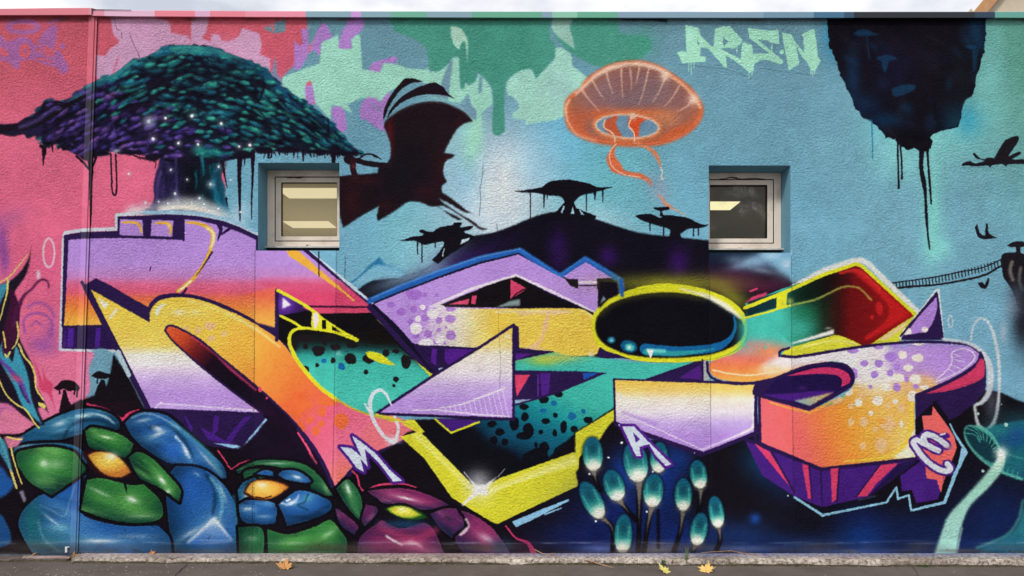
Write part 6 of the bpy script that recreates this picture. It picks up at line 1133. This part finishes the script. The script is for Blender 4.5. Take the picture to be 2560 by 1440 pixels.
# pale flakes and petals strewn over the asphalt
V, Fc = [], []
def gp(u, v, dz=0.0):
    """ground point seen at u, v."""
    t = CZ / ((v - PV) * S / D); x = CX + (u - PU) * S / D * t; y = t - D; z = gz(x); t = (CZ - z - dz) / ((v - PV) * S / D); return Vector((CX + (u - PU) * S / D * t, t - D, z + dz))
for i in range(230):
    u = r.choice([r.uniform(0, 700), r.uniform(0, 420), r.uniform(0, 2560)]); v = r.uniform(1411, 1480); p = gp(u, v, .003); a = r.uniform(0, 6.28); s = r.uniform(.002, .006); k = len(V)
    V += [(p.x + math.cos(a + q) * s * (1.5 if q in (0, 3.14) else .8), p.y + math.sin(a + q) * s * 1.5, p.z + r.uniform(0, .002)) for q in (0, 1.57, 3.14, 4.71)]; Fc.append((k, k + 1, k + 2, k + 3))
tag(mesh('flakes', V, Fc, noisy('pale_flakes', (.45, .36, .34), (.62, .52, .48), 20)), 'tiny pale petals and paint flakes strewn over the asphalt', kind='stuff')
V, Fc = [], []
for i in range(520):                                   # grit gathered at the ledge foot
    x = r.uniform(XL, XR); e = (.145 + .028 * min(max((x + 3) / 6, 0), 1)) if x > xl else .10; y = -e - abs(r.gauss(0, .022)) - .003; s = r.uniform(.0015, .0045); z = gz(x) + .001; k = len(V)
    V += [(x - s, y, z), (x, y - s, z), (x + s * 1.2, y, z), (x, y + s, z), (x + s * .2, y, z + s * 1.3)]; Fc += [(k, k + 1, k + 4), (k + 1, k + 2, k + 4), (k + 2, k + 3, k + 4), (k + 3, k, k + 4)]
tag(mesh('grit', V, Fc, noisy('grit_stone', (.10, .085, .07), (.34, .29, .25), 30)), 'loose grit scattered along the foot of the concrete ledge', kind='stuff')
# cracks in the asphalt
M_CR = mat('crack', (.02, .018, .016), .9)[0]
def crack(P, w):
    V = []
    for i, (u, v) in enumerate(P):
        ww = w * (1 - abs(i / (len(P) - 1) - .4)); a, b = gp(u - ww, v, .002), gp(u + ww, v, .002); V += [a, b]
    o = mesh('crack', V, [(2 * i, 2 * i + 1, 2 * i + 3, 2 * i + 2) for i in range(len(P) - 1)], M_CR); o['kind'] = 'structure'; return o
crack([(468, 1411), (462, 1417), (455, 1421), (450, 1428), (440, 1436), (436, 1446)], 1.3); crack([(2280, 1416), (2287, 1424), (2293, 1432), (2297, 1446)], 1.0)

# ------------------------------------------------------------------ leaves, twigs, weeds
def leaf_mat(name, a, b): return noisy(name, a, b, 30, .7, .3, 80, .003, .2)
M_LO = leaf_mat('orange_leaf', (.42, .19, .06), (.62, .33, .13)); M_LY = leaf_mat('yellow_leaf', (.62, .55, .12), (.78, .68, .24)); M_LO2 = leaf_mat('amber_leaf', (.62, .40, .10), (.80, .55, .20)); M_LB = leaf_mat('brown_leaf', (.16, .09, .045), (.36, .22, .11))
OUT = [(0, -.25), (.10, -.12), (.32, -.22), (.38, -.08), (.62, .02), (.44, .12), (.50, .26), (.82, .42), (.50, .44), (.42, .62), (.22, .50), (.20, .78), (.08, .84), (0, 1.08), (-.10, .82), (-.22, .74), (-.20, .50), (-.44, .60), (-.50, .42), (-.80, .40), (-.48, .24), (-.44, .10), (-.60, .0), (-.36, -.10), (-.30, -.24), (-.10, -.12)]
def leaf(loc, size, rotz, m, label, group=None, curl=.25, tilt=(0, 0), seed=1, name='fallen_leaf', cat='leaf'):
    r = random.Random(seed); root = empty(name, loc, label, cat, group); root.rotation_euler = (tilt[0], tilt[1], rotz)
    V, Fc = [], []; rings = (0, .33, .66, 1.0); n = len(OUT); V.append((0, .12 * size, .006 * size))
    for rg_ in rings[1:]:
        for i, (x, y) in enumerate(OUT):
            k = rg_; X, Y = x * k, .12 + (y - .12) * k; rad = math.hypot(X, Y - .12)
            z = curl * rad ** 2 * (1 + .5 * math.sin(i * 1.1 + seed)) + .02 * r.uniform(-1, 1) + (.04 if i % 2 else -.01) * k; V.append((X * size, Y * size, max(z, .0) * size))
    for i in range(n): Fc.append((0, 1 + i, 1 + (i + 1) % n))
    for q in range(2):
        for i in range(n): a = 1 + q * n + i; b = 1 + q * n + (i + 1) % n; Fc.append((a, a + n, b + n, b))
    mesh('blade', V, Fc, m, root); rope('stem', [(0, -.24 * size, .03 * size), (.03 * size, -.5 * size, .02 * size), (.10 * size, -.75 * size, .03 * size)], .012 * size, m, root, 5, .009 * size)
    rope('midrib', [(0, -.24 * size, .012 * size), (0, .12 * size, .02 * size), (0, .55 * size, .05 * size), (0, 1.0 * size, .2 * size)], .010 * size, m, root, 4, .003 * size)
    return root
G_ = 'dead leaves on the ground along the wall'
def put(p, dz=.004): return (p.x, p.y, p.z + dz)
leaf(put(gp(711, 1423)), .088, .15, M_LO, 'large orange brown leaf standing with raised tip on the asphalt under the arched letter', G_, .5, (.34, .05), 2)
leaf(put(gp(1667, 1432)), .085, .8, M_LY, 'yellow green leaf lying flat on the asphalt below the leafy weed', G_, .1, (.5, .15), 5)
leaf(put(gp(1764, 1430)), .088, -.6, M_LO2, 'pointed yellow orange leaf on the asphalt right of the tall grass', G_, .15, (.5, -.1), 8)
leaf((at(186, 1394, -.07)), .062, .6, M_LB, 'crumpled brown leaf lying against the foot of the joint cover strip', G_, .5, (.2, .2), 11)
leaf((at(168, 1401, -.10)), .055, -1.0, M_LB, 'darker crumpled leaf in front of the joint cover on the pavement edge', G_, .5, (.15, -.3), 13)
leaf((at(379, 1387, -.03)), .035, .4, M_LO, 'tiny orange leaf scrap on the concrete ledge under the big flower', G_, .8, (.5, 0), 17)
M_TW = noisy('dry_twig', (.22, .13, .07), (.40, .27, .17), 40, .8)
def twig(P, r0, r1, label, side=None):
    root = empty('twig', P[0], label, 'twig', 'dry twigs by the wall'); o = rope('branch', [Vector(p) - Vector(P[0]) for p in P], r0, M_TW, root, 6, r1)
    for q in side or []: rope('side_shoot', [Vector(p) - Vector(P[0]) for p in q], r1 * .9, M_TW, root, 5, r1 * .4)
def lp(u, v, y, dz=.006):
    p = at(u, v, y); return p + Vector((0, 0, dz))
twig([at(1337, 1374, -.012), at(1352, 1382, -.03), at(1366, 1389, -.06), at(1400, 1393, -.09), at(1440, 1398, -.13), at(1470, 1401, -.15), at(1495, 1409, -.185), at(1537, 1421, -.24)], .0035, .006, 'long forked dry twig lying from the wall over the concrete ledge onto the asphalt', [[at(1366, 1389, -.06), at(1378, 1384, -.05), at(1388, 1383, -.045)], [at(1495, 1409, -.185), at(1520, 1415, -.2)]])
twig([at(1752, 1382, -.01), at(1790, 1379, -.012), at(1828, 1377, -.012), at(1862, 1384, -.03), at(1905, 1388, -.05)], .002, .0035, 'thin straight twig lying on the ledge at the wall foot right of the bulbs')
twig([at(78, 1390, -.03), at(84, 1386, -.03), at(92, 1382, -.02)], .006, .007, 'short thick pale stick end lying at the wall foot far left')
M_GR = noisy('weed_green', (.05, .11, .03), (.10, .19, .05), 30, .7); M_GR2 = noisy('pale_grass', (.10, .15, .07), (.17, .22, .10), 30, .7)
def blade(r, base, h, w, lean, m, parent, name):
    V = []; n = 5; a = r.uniform(0, 6.28); dx, dy = math.cos(a) * lean, math.sin(a) * lean * .5 - abs(lean) * .2
    for i in range(n + 1):
        t = i / n; c = Vector((base[0] + dx * t * t, base[1] + dy * t * t, base[2] + h * (t - .25 * lean / max(h, .01) * t * t))); ww = w * (1 - t ** 1.5) + .0003; V += [c + Vector((-ww, 0, 0)), c + Vector((ww, ww * .3, 0))]
    return V, [(2 * i, 2 * i + 1, 2 * i + 3, 2 * i + 2) for i in range(n)]
def plant(name, loc, label, nb, h, w, lean, m, seed, leafy=False):
    r = random.Random(seed); root = empty(name, loc, label, 'weed')
    for i in range(nb):
        hh = h * r.uniform(.45, 1); V, Fc = blade(r, (r.uniform(-.008, .008), r.uniform(-.008, .008), 0), hh, w * (.35 if leafy else 1), lean * r.uniform(.2, 1), m, root, 'blade')
        if leafy:
            for q in range(7):
                t = r.uniform(.3, 1); k = min(int(t * 5), 4) * 2; c = V[k]; a = r.uniform(0, 6.28); L = .012 * r.uniform(.6, 1.2); d = Vector((math.cos(a), math.sin(a) * .6, r.uniform(-.2, .6))) * L; s = Vector((-d.y, d.x, 0)) * .35; b = len(V); V += [c, c + d * .5 + s, c + d, c + d * .5 - s]; Fc.append((b, b + 1, b + 2, b + 3))
        mesh('stalk' if leafy else 'grass_blade', V, Fc, m, root)
    return root
plant('leafy_weed', at(1658, 1411, -.165), 'small leafy green weed growing from the ledge foot under the bulbs', 9, .055, .003, .035, M_GR, 4, True)
plant('grass_tuft', at(1716, 1413, -.165), 'tall thin grass tuft rising in front of the painted bulbs', 12, .165, .0022, .04, M_GR2, 6)
plant('leafy_weed', at(2312, 1420, -.185), 'spreading low green weed at the ledge foot under the glowing mushroom stem', 16, .045, .003, .07, M_GR, 9, True)
plant('grass_tuft', at(1822, 1413, -.17), 'sparse faint grass tuft at the ledge foot right of the bulbs', 6, .07, .0016, .03, M_GR2, 15)
# pinkish paving slab fragment and a small white tab at the foot of the wall, left
V = [at(45, 1407, -.11), at(60, 1392, -.05), at(150, 1392, -.045), at(182, 1395, -.06), at(196, 1404, -.10), at(120, 1406.5, -.11)]; n = len(V); V2 = [p + Vector((0, 0, .008)) for p in V]
tag(mesh('slab_fragment', V + V2, [tuple(range(n, 2 * n))] + [(i, (i + 1) % n, n + (i + 1) % n, n + i) for i in range(n)], noisy('pinkish_slab', (.20, .14, .13), (.36, .26, .24), 14, .9, .4, 80)), 'flat pinkish broken slab lying at the wall foot left of the joint cover', 'slab')
p = at(164, 1367, -.002); q = at(169, 1382, -.012); V, Fc = [], []; box(V, Fc, p.x, q.x - .004, -.012, -.002, q.z, p.z); box(V, Fc, p.x, q.x + .012, -.010, -.002, p.z - .004, p.z + .002)
tag(bevel(mesh('white_tab', V, Fc, noisy('white_plastic', (.6, .6, .6), (.75, .75, .74), 9))), 'small bent white tab fixed low on the wall left of the joint cover', 'tab')

# ------------------------------------------------------------------ house behind, top right
hs = empty('house', (0, 0, 0)); hy = 11.0
hs['label'] = 'beige house gable with an orange verge board rising behind the wall top right'; hs['category'] = 'house'
def hp(u, v, y): return at(u, v, y)
a = hp(2432, 30, hy); b_ = hp(2457, 0, hy); sl = (b_.z - a.z) / (b_.x - a.x)
e0 = Vector((a.x - 1.2, hy, a.z - 1.2 * sl)); ap = Vector((e0.x + 3.6, hy, e0.z + 3.6 * sl)); e1 = Vector((e0.x + 7.2, hy, e0.z)); hs.location = (ap.x, hy, 0); off = Vector((ap.x, hy, 0))
M_HW = noisy('beige_house_render', (.52, .44, .33), (.60, .52, .41), 3, .9, .3, 40, .01); M_HV = noisy('orange_board', (.46, .24, .11), (.54, .30, .15), 8, .7); M_TL = noisy('clay_roof', (.28, .12, .07), (.38, .18, .10), 10, .85)
def rel(L_): return [Vector(p) - off for p in L_]
V = rel([(e0.x + .25, hy, 0), (e1.x - .25, hy, 0), (e1.x - .25, hy, e1.z + .1), (ap.x, hy, ap.z - .2), (e0.x + .25, hy, e0.z + .1), (e0.x + .25, hy + 4, 0), (e1.x - .25, hy + 4, 0), (e1.x - .25, hy + 4, e1.z - .5), (ap.x, hy + 4, ap.z - .8), (e0.x + .25, hy + 4, e0.z - .5)])
mesh('wall', V, [(0, 1, 2, 3, 4), (9, 8, 7, 6, 5), (0, 4, 9, 5), (1, 6, 7, 2)], M_HW, hs)
for s, E in ((1, e0), (-1, e1)):
    d = (ap - E).normalized(); nrm = Vector((-d.z * s, 0, d.x * s)) if s == 1 else Vector((-d.z * -1 * -1, 0, d.x)) * -1
    nrm = Vector((-d.z, 0, d.x)); nrm = nrm if nrm.z > 0 else -nrm; t = .235
    q = [E, ap, ap - nrm * t, E - nrm * t]; V = rel([(p.x, hy - .12, p.z) for p in q] + [(p.x, hy - .02, p.z) for p in q])
    mesh('verge_board', V, [(0, 1, 2, 3), (7, 6, 5, 4), (0, 4, 5, 1), (3, 2, 6, 7), (0, 3, 7, 4), (1, 5, 6, 2)], M_HV, hs)
